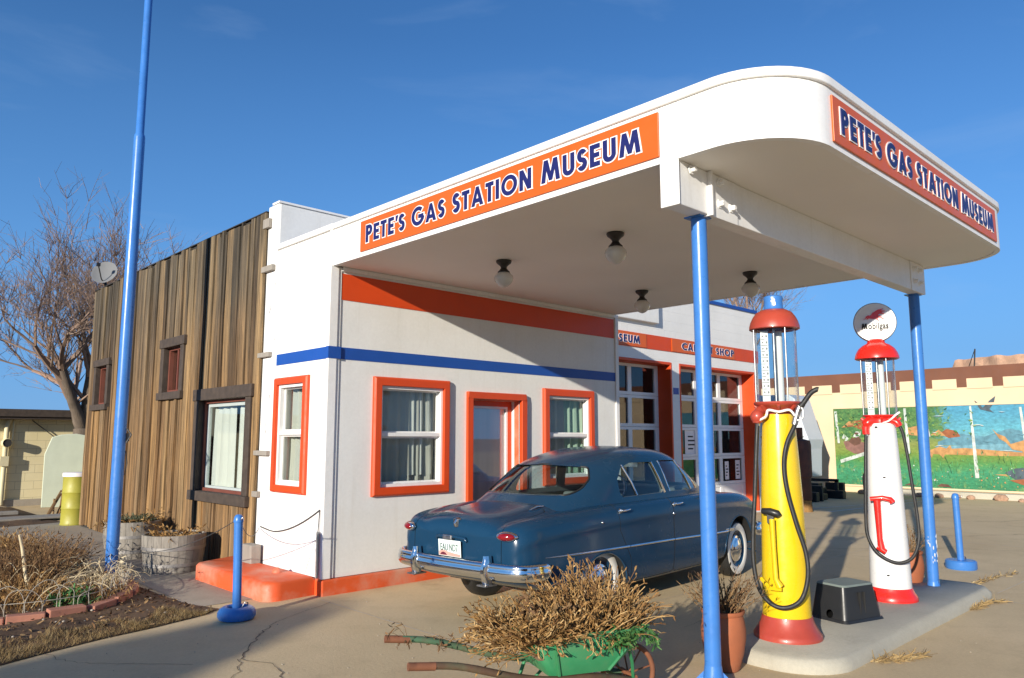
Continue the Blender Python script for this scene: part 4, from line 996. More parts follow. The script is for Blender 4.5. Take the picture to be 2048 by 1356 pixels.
# bumpers with guards
def bumper(uc, s, name):
    path = [(.885, uc + s * .40), (.882, uc + s * .28), (.85, uc + s * .16), (.77, uc + s * .085), (.6, uc + s * .04), (.3, uc + s * .012), (0, uc)]
    path = path + [(-v, u) for v, u in path[-2::-1]]
    prof = [(.0, .470), (-.018, .480), (-.036, .505), (-.044, .535), (-.040, .56), (-.03, .58), (-.034, .592), (-.022, .612), (-.004, .618), (.012, .60), (.012, .49)]
    b = MB(); k = len(prof); P_ = []
    # refine path
    pp = [Vector((u, v)) for v, u in path]; q = []
    for i in range(len(pp) - 1):
        p0, p1, p2, p3 = pp[max(i-1, 0)], pp[i], pp[i+1], pp[min(i+2, len(pp)-1)]
        for j in range(4):
            t = j / 4; q.append(.5 * ((2*p1) + (p2-p0)*t + (2*p0-5*p1+4*p2-p3)*t*t + (3*p1-p0-3*p2+p3)*t**3))
    q.append(pp[-1]); vs_ = []; fs = []
    for i, p in enumerate(q):
        t = (q[min(i+1, len(q)-1)] - q[max(i-1, 0)]).normalized(); nn = Vector((t.y, -t.x)); nn = nn if (nn.x * -s) > 0 or abs(p.y) > .84 else -nn
        if nn.dot(Vector((p.x - (uc + s * 1.5), p.y))) < 0: nn = -nn
        e = min(i, len(q) - 1 - i); kx = .55 if e == 0 else (.85 if e == 1 else 1)
        for (d, z) in prof: vs_.append((p.x - nn.x * d * kx, p.y - nn.y * d * kx, .545 + (z - .545) * kx))
    for i in range(len(q) - 1):
        for j in range(k): fs.append((i*k+j, i*k+(j+1)%k, (i+1)*k+(j+1)%k, (i+1)*k+j))
    fs += [list(range(k)), list(range((len(q)-1)*k, len(q)*k))]
    b.add(vs_, fs); o = b.build(name, M['chrome'], car, smooth=50)
    for sg in (-1, 1):
        v = sg * .475; ug = uc + s * .03
        b = MB(); pr = []
        for i in range(9):
            t = i / 8; z = .43 + .245 * t; dep = .05 + .03 * math.sin(math.pi * min(1, t * 1.1)); hw = .033 * (1 - .35 * max(0, t - .75) / .25)
            pr.append([(ug - s * (-.02), v - hw, z), (ug - s * dep * .7, v - hw, z), (ug - s * dep, v - hw * .5, z), (ug - s * dep, v + hw * .5, z), (ug - s * dep * .7, v + hw, z), (ug - s * (-.02), v + hw, z)])
        vs2 = sum(pr, []); f2 = []
        for i in range(8):
            for j in range(6): f2.append((i*6+j, i*6+(j+1)%6, (i+1)*6+(j+1)%6, (i+1)*6+j))
        f2 += [list(range(6)), list(range(48, 54))]; b.add(vs2, f2); b.build('guard', M['chrome'], o, smooth=50)
        b = MB(); b.box(uc + s * .02, sg * .43 - .03, .50, uc + s * .35, sg * .43 + .03, .53); b.box(uc - s * .05, sg * .475 - .05, .415, uc + s * .1, sg * .475 + .06, .428); b.build('bracket', M['steel'], o)
    return o
bumper(-1.245, 1, 'rear_bumper'); bumper(3.74, -1, 'front_bumper')
# front face: grille, head lamps
b = MB(); b.tube([(3.66, -.62, .62), (3.70, -.3, .63), (3.71, 0, .63), (3.70, .3, .63), (3.66, .62, .62)], .028, 8); b.lathe([(0, 3.755), (.05, 3.75), (.085, 3.72), (.09, 3.64)], (0, 0, .63), 20, axis='x'); b.build('grille', M['chrome'], car, smooth=50)
for sgn in (-1, 1):
    b = MB(); b.lathe([(0, 3.635), (.06, 3.63), (.085, 3.61), (.10, 3.615), (.105, 3.59), (.10, 3.5)], (0, sgn * .66, .80), 24, axis='x'); b.build('headlight', [M['chrome']], car, smooth=50)
# wheels
def wheel(u, sgn, steer=0):
    t = MB(); R0 = .345
    t.lathe([(.225, .085), (.25, .094), (.30, .094), (.33, .082), (R0, .055), (R0, -.055), (.33, -.082), (.30, -.094), (.25, -.094), (.21, -.08)], (0, 0, 0), 48, axis='y')
    wl = t.build('wheel', M['rubber'], car, smooth=50); wl.location = (u, sgn * .735, R0 - .004); wl.rotation_euler = (0, 0, steer)
    k = sgn
    b = MB(); b.lathe([(.222, .088*k), (.232, .0955*k), (.28, .0975*k), (.308, .093*k), (.309, .090*k)], (0, 0, 0), 48, axis='y'); b.build('whitewall', M['whitewall'], wl, smooth=60)
    b = MB(); b.lathe([(.226, .09*k), (.21, .08*k), (.19, .055*k), (.16, .05*k), (.12, .062*k), (.0, .062*k)], (0, 0, 0), 40, axis='y'); b.build('rim', M['paint_car'], wl, smooth=50)
    b = MB(); b.lathe([(.168, .058*k), (.165, .075*k), (.15, .083*k), (.138, .082*k), (.12, .096*k), (.07, .112*k), (.0, .118*k)], (0, 0, 0), 40, axis='y'); b.build('hubcap', M['chrome'], wl, smooth=60)
for u, sgn, st in ((0, -1, 0), (0, 1, 0), (2.93, -1, R(4)), (2.93, 1, R(4))): wheel(u, sgn, st)
# arch lips
for sgn in (-1, 1):
    for (uc, r, cz, sq, lo, hi) in ((-.02, .40, .27, .86, 8, 172), (2.90, .415, .32, 1.05, -6, 186)):
        pts = []
        for i in range(25):
            a = R(lo + (hi - lo) * i / 24); u = uc + r * math.cos(a); wv = cz + r * math.sin(a) * (sq if math.sin(a) > 0 else 1); pts.append((u, side(u, min(wv + .012, 2), sgn, out=-.004), wv))
        b = MB(); b.tube(pts, .011, 6); b.build('arch_lip', M['paint_car'], car, smooth=60)
# underside and axles
b = MB(); b.box(-.35, -.5, .24, 3.2, .5, .40); b.box(-.8, -.45, .33, -.35, .45, .44); b.tube([(0, -.7, .335), (0, .7, .335)], .05, 8); b.tube([(2.896, -.7, .335), (2.896, .7, .335)], .04, 8); b.build('chassis', M['car_under'], car)
# cabin
def seat(u0, name):
    b = MB(); b.box(u0, -.62, .40, u0 + .5, .62, .62); b.prism(rounded([(u0 - .03, .6), (u0 + .10, .6), (u0 + .02, 1.07), (u0 - .12, 1.07)], .04, 4), -.62, .62, 'y'); b.build(name, M['car_int'], car, bevel=.03)
seat(.36, 'rear_seat'); seat(1.34, 'front_seat')
b = MB(); b.prism(rounded([(-.30, -.55), (.24, -.60), (.24, .60), (-.30, .55)], .12, 4), 1.02, 1.075, 'z'); b.build('parcel_shelf', M['car_int'], car)
b = MB(); b.prism([(2.1, .8), (2.40, .75), (2.40, 1.13), (2.15, 1.11)], -.55, .55, 'y'); b.build('dashboard', M['car_int'], car, bevel=.02)
b = MB()
rw = [Vector((1.88 + .19 * math.sin(R(25)) * math.cos(a), .33 + .2 * math.sin(a), 1.07 + .2 * math.cos(a) * .9)) for a in [2 * math.pi * i / 28 for i in range(29)]]
b.tube(rw, .012, 6); b.tube([(1.88, .33, 1.07), (2.15, .33, .95)], .02, 6); b.tube([rw[7], (1.88, .33, 1.07), rw[21]], .009, 6); b.build('steering_wheel', M['sign_white'], car, smooth=60)
b = MB(); b.box(1.80, -.10, 1.36, 1.815, .10, 1.42); b.tube([(1.8, 0, 1.41), (1.83, 0, 1.47)], .006, 6); b.build('mirror', M['chrome'], car, bevel=.005)
for sgn in (-1,):
    b = MB(); y = side(2.05, 1.12, sgn, gbvh); b.tube([(2.16, y - .02, 1.10), (2.2, y - .12, 1.16)], .008, 6); b.lathe([(0, .0), (.05, .01), (.055, .02), (0, .03)], (2.21, y - .14, 1.17), 14, axis='x'); b.build('door_mirror', M['black'], car, smooth=50)
# ------------------------------------------------------------------ pump island
isl = slab_mesh('pump_island', rounded([(1.02, -4.10), (1.02, -4.98), (5.25, -4.95), (5.25, -4.02)], [.36, .42, .3, .3], 12), -.02, .098, M['island'], .05)
tag(isl, 'low pale concrete island with rounded ends under the two tall fuel pumps', 'island')
IZ = .098
# view-facing axes used only to decide which way each pump's fittings face (towards the street corner)
def smooth_path(pts, n=8):
    P_ = [Vector(p) for p in pts]; o = []
    for i in range(len(P_) - 1):
        p0, p1, p2, p3 = P_[max(i-1, 0)], P_[i], P_[i+1], P_[min(i+2, len(P_)-1)]
        for j in range(n):
            t = j / n; o.append(.5 * ((2*p1) + (p2-p0)*t + (2*p0-5*p1+4*p2-p3)*t*t + (3*p1-p0-3*p2+p3)*t**3))
    return o + [P_[-1]]
def pump(name, label, loc, facing, col_mat, trim, prof_base, prof_body, prof_collar, glass, cap, top):
    t = thing(name, label, 'fuel pump', loc, facing, 'tall glass cylinder fuel pumps')
    b = MB(); b.lathe(prof_base, (0, 0, 0), 48)
    o = b.build('base', trim, t, smooth=40)
    for k in range(8):
        a = k * math.pi / 4 + .25; r = prof_base[1][0] - .028
        b = MB(); b.lathe([(.013, .0), (.013, .035), (.009, .042), (0, .043)], (r * math.cos(a), r * math.sin(a), prof_base[1][1] + .008), 8); b.build('anchor_bolt', trim, o, smooth=40)
    b = MB(); b.lathe(prof_body, (0, 0, 0), 56); b.build('column', col_mat, t, smooth=40)
    b = MB(); b.lathe(prof_collar, (0, 0, 0), 48)
    for k in range(8):
        a = k * math.pi / 4; b.tube([(.115 * math.cos(a), .115 * math.sin(a), glass[0] - .09), (.18 * math.cos(a), .18 * math.sin(a), glass[0] - .03)], .014, 6)
    b.build('collar', trim, t, smooth=40)
    r, z0, z1 = glass[1], glass[0], glass[2]
    b = MB(); b.lathe([(r, z0), (r, z1)], (0, 0, 0), 56); b.lathe([(r - .008, z0), (r - .008, z1)], (0, 0, 0), 56); b.build('glass_cylinder', M['clearglass'], t, smooth=60)
    for k in range(4):
        a = k * math.pi / 2 + .42; b = MB(); b.tube([((r + .02) * math.cos(a), (r + .02) * math.sin(a), z0), ((r + .02) * math.cos(a), (r + .02) * math.sin(a), z1)], .0065, 8); b.build('tie_rod', M['steel'], t, smooth=60)
    b = MB(); b.tube([(.03, .03, z0), (.03, .03, z1 - .03)], .03, 12); b.build('overflow_pipe', M['pumpwhite'], t, smooth=60)
    b = MB(); b.tube([(-.01, -.05, z0), (-.01, -.05, z1 - .005)], .012, 8); b.build('fill_pipe', M['steel'], t, smooth=60)
    b = MB(); b.box(-.115, -.062, z0, -.055, -.057, z1 - .03, 0)
    for k in range(10):
        z = z0 + .05 + k * (z1 - z0 - .1) / 10; b.box(-.112, -.0635, z, -.06 - .02 * (k % 2), -.062, z + .006, 1); b.box(-.075, -.0635, z + .018, -.062, -.062, z + .036, 1); b.box(-.105, -.0635, z + .02, -.093, -.062, z + .034, 1)
    b.build('gauge_strip', [M['pumpwhite'], mat('gauge_mark', (.22, .21, .20), .6)], t)
    b = MB(); b.lathe(cap, (0, 0, 0), 48); b.build('cap', trim, t, smooth=45)
    return t
yp = pump('fuel_pump', 'tall yellow fuel pump with a faded red base and glass cylinder beside the blue post', (1.63, -4.39, IZ), R(-61), M['yellow'], M['pumpred'],
    [(0, .0), (.262, .0), (.262, .028), (.248, .045), (.222, .085), (.205, .12), (.196, .15), (.192, .168), (.17, .168)],
    [(.17, .160), (.186, .160), (.1875, .168), (.178, .50), (.163, 1.05), (.143, 1.46), (.127, 1.73), (.124, 1.755), (.11, 1.757)],
    [(.09, 1.74), (.118, 1.74), (.125, 1.765), (.12, 1.785), (.13, 1.80), (.165, 1.822), (.187, 1.835), (.191, 1.845), (.187, 1.856), (.155, 1.858)], (1.858, .163, 2.475),
    [(.155, 2.47), (.19, 2.455), (.202, 2.462), (.201, 2.485), (.190, 2.525), (.170, 2.565), (.145, 2.60), (.105, 2.622), (.085, 2.627), (.0, 2.629)], None)
b = MB(); b.lathe([(.078, 2.625), (.082, 2.632), (.078, 2.64), (.074, 2.70), (.078, 2.725), (.074, 2.738), (.05, 2.748), (0, 2.75)], (0, 0, 0), 32); cp_ = b.build('globe_mount', M['blue'], yp, smooth=45)
b = MB()
for i in range(7): b.sphere((-.012 + ru(-.018, .018), -.0755, 2.665 + i * .009), ru(.008, .016), 8, 5, 0, (1, .2, ru(.7, 1.6)))
b.build('paint_chip', M['sign_white'], cp_, smooth=60)
# pump frame: +x right as seen from the street corner, -y towards the street corner
def fittings(t, hose, spout, side_=None, rad=.0175, collar=None, elbow=None):
    b = MB(); b.tube(smooth_path(hose, 7), rad, 10); h = b.build('hose', M['rubber'], t, smooth=60)
    p = hose[0]; b = MB(); b.tube([(p[0], p[1], p[2] - .04), (p[0], p[1], p[2] + .03)], rad * 1.15, 10); b.build('hose_fitting', M['steel'], h, smooth=40)
    return h
fittings(yp, [(-.165, -.10, 1.70), (-.185, -.13, 1.45), (-.21, -.17, 1.1), (-.235, -.20, .80), (-.238, -.22, .58), (-.205, -.24, .40), (-.12, -.25, .29), (-.01, -.26, .27), (.10, -.245, .335), (.155, -.225, .50), (.15, -.205, .68), (.09, -.20, .90), (.035, -.19, 1.15), (.02, -.18, 1.35), (.05, -.17, 1.52), (.115, -.145, 1.66), (.125, -.135, 1.72)], None)
b = MB(); b.tube(smooth_path([(-.06, -.02, 1.80), (-.13, -.06, 1.79), (-.165, -.10, 1.75), (-.165, -.10, 1.69)], 5), .04, 12); b.sphere((-.165, -.10, 1.735), .055, 14, 8, 0, (1, 1, 1.1)); b.build('outlet_elbow', M['pumpred'], yp, smooth=60)
nz = MB(); nz.tube(smooth_path([(.115, -.14, 1.67), (.135, -.14, 1.745), (.15, -.14, 1.79), (.165, -.14, 1.815)], 4), [.026] * 12 + [.03], 10); nz.tube(smooth_path([(.11, -.155, 1.70), (.175, -.155, 1.72), (.18, -.155, 1.79), (.15, -.155, 1.82)], 5), .008, 6)
nzo = nz.build('nozzle', M['steel'], yp, smooth=50)
b = MB(); b.tube(smooth_path([(.155, -.14, 1.80), (.19, -.14, 1.84), (.245, -.145, 1.915), (.29, -.15, 1.945), (.305, -.15, 1.945)], 6), [.024] * 6 + [.02] * 19, 10); b.build('spout', M['rubber'], nzo, smooth=60)
b = MB(); b.tube(smooth_path([(-.165, -.12, 1.70), (-.10, -.165, 1.735), (-.08, -.165, 1.785), (0, -.165, 1.772), (.08, -.165, 1.785), (.12, -.16, 1.74)], 6), .011, 6); b.build('lock_chain', M['sign_white'], yp, smooth=60)
b = MB(); b.tube([(-.155, -.16, .985), (-.10, -.20, .985), (-.045, -.21, .97), (-.035, -.21, .955)], [.024, .03, .03, .024], 10); b.box(-.125, -.20, .895, -.075, -.14, .97); b.build('lever_bracket', M['black'], yp, smooth=45)
b = MB(); b.tube([(-.09, -.225, .93), (-.085, -.235, .70), (-.08, -.24, .48), (-.05, -.24, .42)], [.022, .018, .02, .03], 8); b.tube([(-.19, -.14, .46), (-.12, -.22, .40), (-.04, -.24, .40)], .016, 6); b.build('pump_lever', M['yellow'], yp, smooth=50)

wp = pump('fuel_pump', 'tall white fuel pump with bright red cap and a round white globe on top', (3.72, -4.42, IZ), R(-66), M['pumpwhite'], M['brightred'],
    [(0, 0), (.236, .0), (.236, .022), (.226, .05), (.208, .075), (.196, .105), (.191, .12), (.17, .12)],
    [(.17, .112), (.187, .112), (.188, .12), (.178, .5), (.163, .93), (.145, 1.45), (.131, 1.70), (.118, 1.745), (.1, 1.75)],
    [(.10, 1.70), (.128, 1.70), (.132, 1.735), (.125, 1.755), (.14, 1.765), (.164, 1.778), (.168, 1.79), (.14, 1.795)], (1.792, .152, 2.378),
    [(.145, 2.375), (.195, 2.355), (.208, 2.362), (.206, 2.385), (.195, 2.42), (.17, 2.465), (.13, 2.50), (.10, 2.515), (.085, 2.525), (.08, 2.545), (.0, 2.548)], None)
fittings(wp, [(-.145, -.08, 1.62), (-.16, -.10, 1.42), (-.18, -.14, 1.10), (-.195, -.16, .80), (-.19, -.18, .62), (-.13, -.20, .48), (-.03, -.215, .40), (.08, -.21, .375), (.19, -.19, .43), (.255, -.15, .58), (.26, -.12, .80), (.235, -.11, 1.10), (.21, -.10, 1.40), (.185, -.10, 1.60), (.16, -.10, 1.68)], None, rad=.016)
b = MB(); b.tube(smooth_path([(-.06, -.06, 1.74), (-.12, -.08, 1.72), (-.145, -.08, 1.66), (-.145, -.08, 1.60)], 5), [.05] * 8 + [.035] * 8, 12); b.tube(smooth_path([(.06, -.08, 1.75), (.13, -.10, 1.72), (.155, -.10, 1.68)], 5), .034, 10); b.build('outlet_elbow', M['brightred'], wp, smooth=60)
b = MB(); b.tube(smooth_path([(-.03, -.13, 1.70), (.06, -.14, 1.73), (.13, -.135, 1.79), (.165, -.12, 1.815)], 6), .010, 6); b.build('lock_chain', M['sign_white'], wp, smooth=60)
b = MB(); b.tube([(-.15, -.20, .97), (-.04, -.215, .985), (.03, -.21, .97), (.045, -.205, .945)], [.022, .024, .026, .03], 10); b.tube([(-.09, -.205, .96), (-.085, -.215, .60), (-.075, -.215, .50)], [.034, .026, .034], 8); b.tube([(-.11, -.21, .52), (-.04, -.215, .47)], .028, 8); b.build('pump_lever', M['brightred'], wp, smooth=50)
b = MB()
for (u, z) in ((-.055, 1.67), (-.01, 1.18), (-.03, .25)): b.sphere((u, -(.145 if z > 1.4 else (.163 if z > .6 else .196)), z), .011, 8, 5, 0, (1.3, .4, .7))
b.build('bullet_dent', M['dark'], wp, smooth=60)
# globe on the white pump
g0 = 2.735
b = MB(); b.lathe([(0, -.062), (.06, -.060), (.12, -.052), (.165, -.044), (.178, -.040), (.195, -.040), (.198, -.03), (.198, .03), (.195, .04), (.178, .04), (.12, .052), (0, .062)], (0, 0, g0), 48, axis='y'); gl = b.build('globe', mat('globe_opal', (.80, .80, .79), .25, .02, 3, coat=.3), wp, smooth=40); gl.rotation_euler = (0, 0, 0)
b = MB(); b.lathe([(.197, -.042), (.202, -.035), (.202, .035), (.197, .042)], (0, 0, g0), 48, axis='y'); b.build('globe_rim', M['steel'], gl, smooth=40)
b = MB(); b.lathe([(.085, 2.54), (.075, 2.552), (.07, 2.56)], (0, 0, 0), 24); b.build('globe_neck', M['brightred'], wp)
GF_ = lambda u, w, d: Vector((u, -.063 - d, w))
sign_text('lettering', 'M', (-.128, -.072, g0 - .068, g0 - .012), GF_, M['dark'], gl, .24, .0, (-.012, .001))
lettering('lettering', 'obilgas', (-.064, .120, g0 - .09, g0 - .008), GF_, M['dark'], gl, .012, lift=(-.012, .001), spacing=1.05)
hp = [(-.115, .018), (-.09, .03), (-.082, .05), (-.06, .062), (-.04, .055), (-.02, .085), (.03, .115), (.085, .125), (.055, .108), (.10, .10), (.06, .09), (.09, .072), (.045, .073), (.03, .06), (.055, .05), (.085, .02), (.075, .012), (.045, .035), (.025, .03), (.04, -.005), (.03, -.008), (.01, .022), (-.02, .022), (-.055, .03), (-.075, .018), (-.07, .035)]
b = MB(); b.add([(u, -.066, g0 + .01 + w_) for u, w_ in hp] + [(u, -.048, g0 + .01 + w_) for u, w_ in hp], [list(range(len(hp)))] + [(i, (i+1) % len(hp), len(hp) + (i+1) % len(hp), len(hp) + i) for i in range(len(hp))]); b.build('winged_horse', M['brightred'], gl)

# ------------------------------------------------------------------ step stool on the island
st = thing('step_stool', 'black plastic step stool with grey top standing between the two fuel pumps', 'stool', (2.63, -4.43, IZ), R(-15))
def taper(b, x0, y0, x1, y1, z0, z1, r0=.05, r1=.04, m=0, cap=True):
    A = rounded([(-x0, -y0), (x0, -y0), (x0, y0), (-x0, y0)], r0, 5); B = rounded([(-x1, -y1), (x1, -y1), (x1, y1), (-x1, y1)], r1, 5); n = len(A)
    vs_ = [(*p, z0) for p in A] + [(*p, z1) for p in B]; fs = [(i, (i+1) % n, n + (i+1) % n, n + i) for i in range(n)]
    if cap: fs.append(list(range(n, 2*n)))
    b.add(vs_, fs, m)
b = MB(); taper(b, .245, .19, .20, .15, .0, .29); so_ = b.build('stool_body', M['black'], st, smooth=40)
sm = so_.modifiers.new('s', 'SOLIDIFY'); sm.thickness = .006; apply_mods(so_)
cb = MB(); cb.tube([(-.40, -.02, .055), (-.12, -.02, .055)], .036, 16); boolean(so_, cb.build('c', M['black'], st))
for p in so_.data.polygons: p.use_smooth = True
so_.data.set_sharp_from_angle(angle=R(40))
b = MB(); taper(b, .262, .207, .25, .195, .0, .022); f_ = b.build('foot_rim', M['black'], st, smooth=40)
b = MB(); taper(b, .205, .155, .192, .142, .288, .302, .045, .04); b.build('stool_top', mat('grey_green_mat', (.17, .205, .185), .8, .1, 8, .3, 120), st, smooth=40)
b = MB()
for s in (-1, 1): b.box(.03 * s - .006, -.182, .03, .03 * s + .006, -.16, .24)
b.build('rib', M['black'], st, bevel=.003)

# ------------------------------------------------------------------ blue stanchions
def stanchion(label, x, y, tyre):
    t = thing('stanchion', label, 'stanchion', (x, y, 0), 0)
    b = MB(); b.tube([(0, 0, .05), (-.016 if tyre else 0, .01, .88)], .040, 20); b.lathe([(.044, .875), (.046, .89), (.04, .925), (.026, .945), (0, .95)], (-.017 if tyre else 0, .01, 0), 20); b.build('pipe', M['blue'], t, smooth=50)
    b = MB()
    if tyre:
        b.lathe([(.075, .03), (.085, .10), (.10, .118), (.125, .115), (.15, .098), (.166, .07), (.168, .035), (.155, .008), (.11, .0), (0, .0)], (0, 0, 0), 96, wob=lambda a, z: 1 + (.018 if math.sin(a * 30) > 0 and .02 < z < .105 else 0)); b.lathe([(0, .04), (.09, .04)], (0, 0, 0), 24)
    else:
        b.lathe([(0, 0), (.175, .0), (.182, .02), (.180, .095), (.165, .11), (.06, .113), (0, .113)], (0, 0, 0), 36)
    b.build('tyre_base' if tyre else 'base', M['blue'], t, smooth=40)
    b = MB(); b.tube([(.035, -.02, .10), (.065, -.03, .15), (.09, -.03, .14), (.095, -.03, .10)], .006, 6); b.tube([(-.017, -.043, .90), (-.03, -.07, .91), (-.017, -.075, .925)], .005, 6); b.build('eye_hook', M['steel'], t, smooth=60)
    return t
stanchion('blue stanchion set in a small blue painted tyre in front of the orange step', -1.10, -.385, True)
stanchion('blue stanchion on a plain round base in the open lot right of the white pump', 6.80, -4.15, False)

# ------------------------------------------------------------------ flagpole
fp = thing('flagpole', 'tall blue painted flagpole standing at the edge of the garden bed', 'flagpole', (-1.20, 2.97, 0))
b = MB(); b.lathe([(.073, -.05), (.073, 3.0), (.069, 5.6), (.065, 5.64), (.052, 5.66), (.048, 9.2), (0, 9.21)], (0, 0, 0), 28); b.build('pole', M['blue'], fp, smooth=50); 
b = MB(); b.box(.055, -.05, 1.62, .10, -.02, 1.72); b.tube([(.06, -.05, 1.78), (.11, -.08, 1.70), (.06, -.06, 1.60)], .010, 6); b.tube([(.07, -.03, 1.5), (.09, -.05, 1.35), (.07, -.04, 1.2)], .006, 6); b.build('cleat', M['cable'], fp, smooth=40)
b = MB(); b.tube(smooth_path([(.04, -.08, .30), (.085, -.03, .36), (.07, .06, .33), (-.05, -.10, .22), (.03, -.11, .1)], 6), .006, 5); b.build('wire_loop', M['wire'], fp, smooth=60)
def sag(name, label, a, c, s, r, m):
    a, c = Vector(a), Vector(c); b = MB()
    b.tube([a.lerp(c, i / 16) - Vector((0, 0, s * 4 * (i / 16) * (1 - i / 16))) for i in range(17)], r, 5); return tag(b.build(name, m, smooth=180), label, 'cable')
sag('chain', 'thin slack wire running from the flagpole foot to the left blue stanchion', (-1.13, 2.9, .30), (-1.125, -.36, .90), .14, .004, M['cable'])
sag('chain', 'thin slack wire running from the left blue stanchion to the plank wall', (-1.10, -.36, .90), (-.03, 1.46, .58), .12, .004, M['cable'])

# ------------------------------------------------------------------ dried plants
M['straw'] = island_mat('dried_stems', [(0, (.10, .045, .015)), (.25, (.24, .125, .04)), (.5, (.37, .22, .08)), (.75, (.17, .085, .028)), (1, (.50, .34, .155))], .75, 20)
M['darkstraw'] = island_mat('dark_dried_stems', [(0, (.075, .042, .022)), (.4, (.16, .085, .04)), (.7, (.27, .165, .075)), (1, (.11, .075, .04))], .85, 20)
M['palestraw'] = island_mat('pale_dried_stems', [(0, (.50, .40, .24)), (.5, (.62, .52, .34)), (1, (.40, .30, .16))], .85, 20)
M['greenleaf'] = island_mat('green_weed', [(0, (.03, .10, .025)), (.5, (.05, .15, .04)), (1, (.10, .17, .05))], .6, 20)
M['drygrass'] = island_mat('dry_grass', [(0, (.26, .17, .07)), (.4, (.38, .265, .12)), (.8, (.18, .11, .045)), (1, (.46, .36, .19))], .85, 9)
def leaf(b, p, d, L, wd, curl, m=0):
    """a narrow curled strip"""
    d = d.normalized(); s = d.cross(Vector((ru(-1, 1), ru(-1, 1), ru(-1, 1)))).normalized(); up = s.cross(d)
    q = p.copy(); dirn = d.copy(); vs_ = []; n = 3
    for i in range(n + 1):
        wl = wd * (1 - .75 * abs(i / n - .35)); vs_ += [q - s * wl, q + s * wl]
        dirn = (dirn + up * curl).normalized(); q = q + dirn * L / n
    b.add(vs_, [(2*i, 2*i+1, 2*i+3, 2*i+2) for i in range(n)], m)
def stalk(b, base, lean, L, r, leaves, leafL, m=0, lm=0, curl=.9, droop=0.0):
    p = Vector(base); d = Vector(lean).normalized(); pts = [p.copy()]; n = 5
    for i in range(n):
        d = (d + Vector((ru(-.28, .28), ru(-.28, .28), ru(-.12, .12) - droop * i))).normalized(); p = p + d * L / n; pts.append(p.copy())
    b.tube(pts, [r * (1 - .6 * i / n) for i in range(n + 1)], 3, m, caps=False, up=(1, .3, .2))
    for k in range(leaves):
        t = ru(.25, 1) * n; i = min(n - 1, int(t)); q = pts[i].lerp(pts[i+1], t - i)
        leaf(b, q, d + Vector((ru(-1, 1), ru(-1, 1), ru(-.4, 1.0))), leafL * ru(.5, 1.25), leafL * ru(.09, .17), ru(-curl, curl), lm)

# ------------------------------------------------------------------ wheelbarrow planter
WX, WY = -.685, -4.14; ax_ = Vector((.92, -.384, 0)).normalized(); WBY = math.atan2(ax_.y, ax_.x)
WHX = .41
wb = thing('wheelbarrow', 'old green wheelbarrow with a rusty spoked wheel planted with dried stems in the foreground', 'wheelbarrow', (WX, WY, 0), WBY)
TB = [(-.22, -.22), (.19, -.22), (.19, .22), (-.22, .22)]; TT = [(-.37, -.30), (.40, -.30), (.40, .30), (-.37, .30)]
b = MB(); A = rounded(TB, .04, 4); B_ = rounded(TT, .05, 4); n = len(A)
b.add([(*p, .30) for p in A] + [(*p, .53) for p in B_], [list(range(n))] + [(i, (i+1) % n, n + (i+1) % n, n + i) for i in range(n)])
tr = b.build('tray', M['green'], wb, smooth=40); so2 = tr.modifiers.new('s', 'SOLIDIFY'); so2.thickness = .007
b = MB(); b.tube([(*p, .53) for p in B_ + B_[:2]], .011, 8); b.build('tray_rim', M['green'], tr, smooth=60)
b = MB()
for s in (-1, 1):
    for e in ([(.15, s * .228, .30), (.33, s * .303, .525)], [(-.17, s * .228, .30), (-.23, s * .303, .525)]): b = MB(); b.tube(e, .012, 6); b.build('tray_rib', M['green'], tr, smooth=60)
b = MB(); b.box(-.31, -.25, .40, .33, .25, .48); b.build('soil', M['soil'], wb)
for s in (-1, 1):
    b = MB(); b.tube(smooth_path([(-1.07, s * .30, .46), (-.80, s * .285, .43), (-.45, s * .26, .33), (-.2, s * .23, .28), (.1, s * .17, .25), (.40, s * .075, .17)], 6), [.020] * 8 + [.021] * 23, 8); h = b.build('handle', M['handlewood'] if s > 0 else mat('brown_handle', (.10, .055, .03), .75, .3, 6, .3, 30, dirt=(.05, .14, .07), dirt_amt=.8, dirt_scale=2), wb, smooth=60)
    b = MB(); b.tube([(-1.08, s * .30, .461), (-.93, s * .294, .446)], .0225, 8); b.build('grip', M['rust'], h, smooth=60)
    b = MB(); b.tube([(-.20, s * .225, .28), (-.30, s * .235, .01)], .013, 6); b.tube([(-.02, s * .205, .27), (-.30, s * .235, .02)], .010, 6); b.build('leg', M['green'], wb, smooth=60)
    b = MB(); b.tube([(.40, s * .078, .18), (.36, s * .14, .30), (.30, s * .20, .42)], .011, 6); b.build('brace', M['green'], wb, smooth=60)
b = MB(); pts = [(WHX + .178 * math.cos(2*math.pi*i/36), 0, .19 + .172 * math.sin(2*math.pi*i/36)) for i in range(37)]; b.tube(pts, .017, 8, caps=False, up=(0, 1, 0)); whl = b.build('wheel', M['rust'], wb, smooth=60)
b = MB()
for k in range(8):
    a = k * math.pi / 4 + .2; b.tube([(WHX, .0, .19), (WHX + .17 * math.cos(a), 0, .19 + .165 * math.sin(a))], .006, 6)
b.tube([(WHX, -.09, .19), (WHX, .09, .19)], .016, 10); b.build('spokes', M['rust'], whl, smooth=60)
def at_wb(u, v, z): return Vector((WX, WY, 0)) + ax_ * u + Vector((-ax_.y, ax_.x, 0)) * v + Vector((0, 0, z))
b = MB(); bv_ = Vector((-ax_.y, ax_.x, 0))
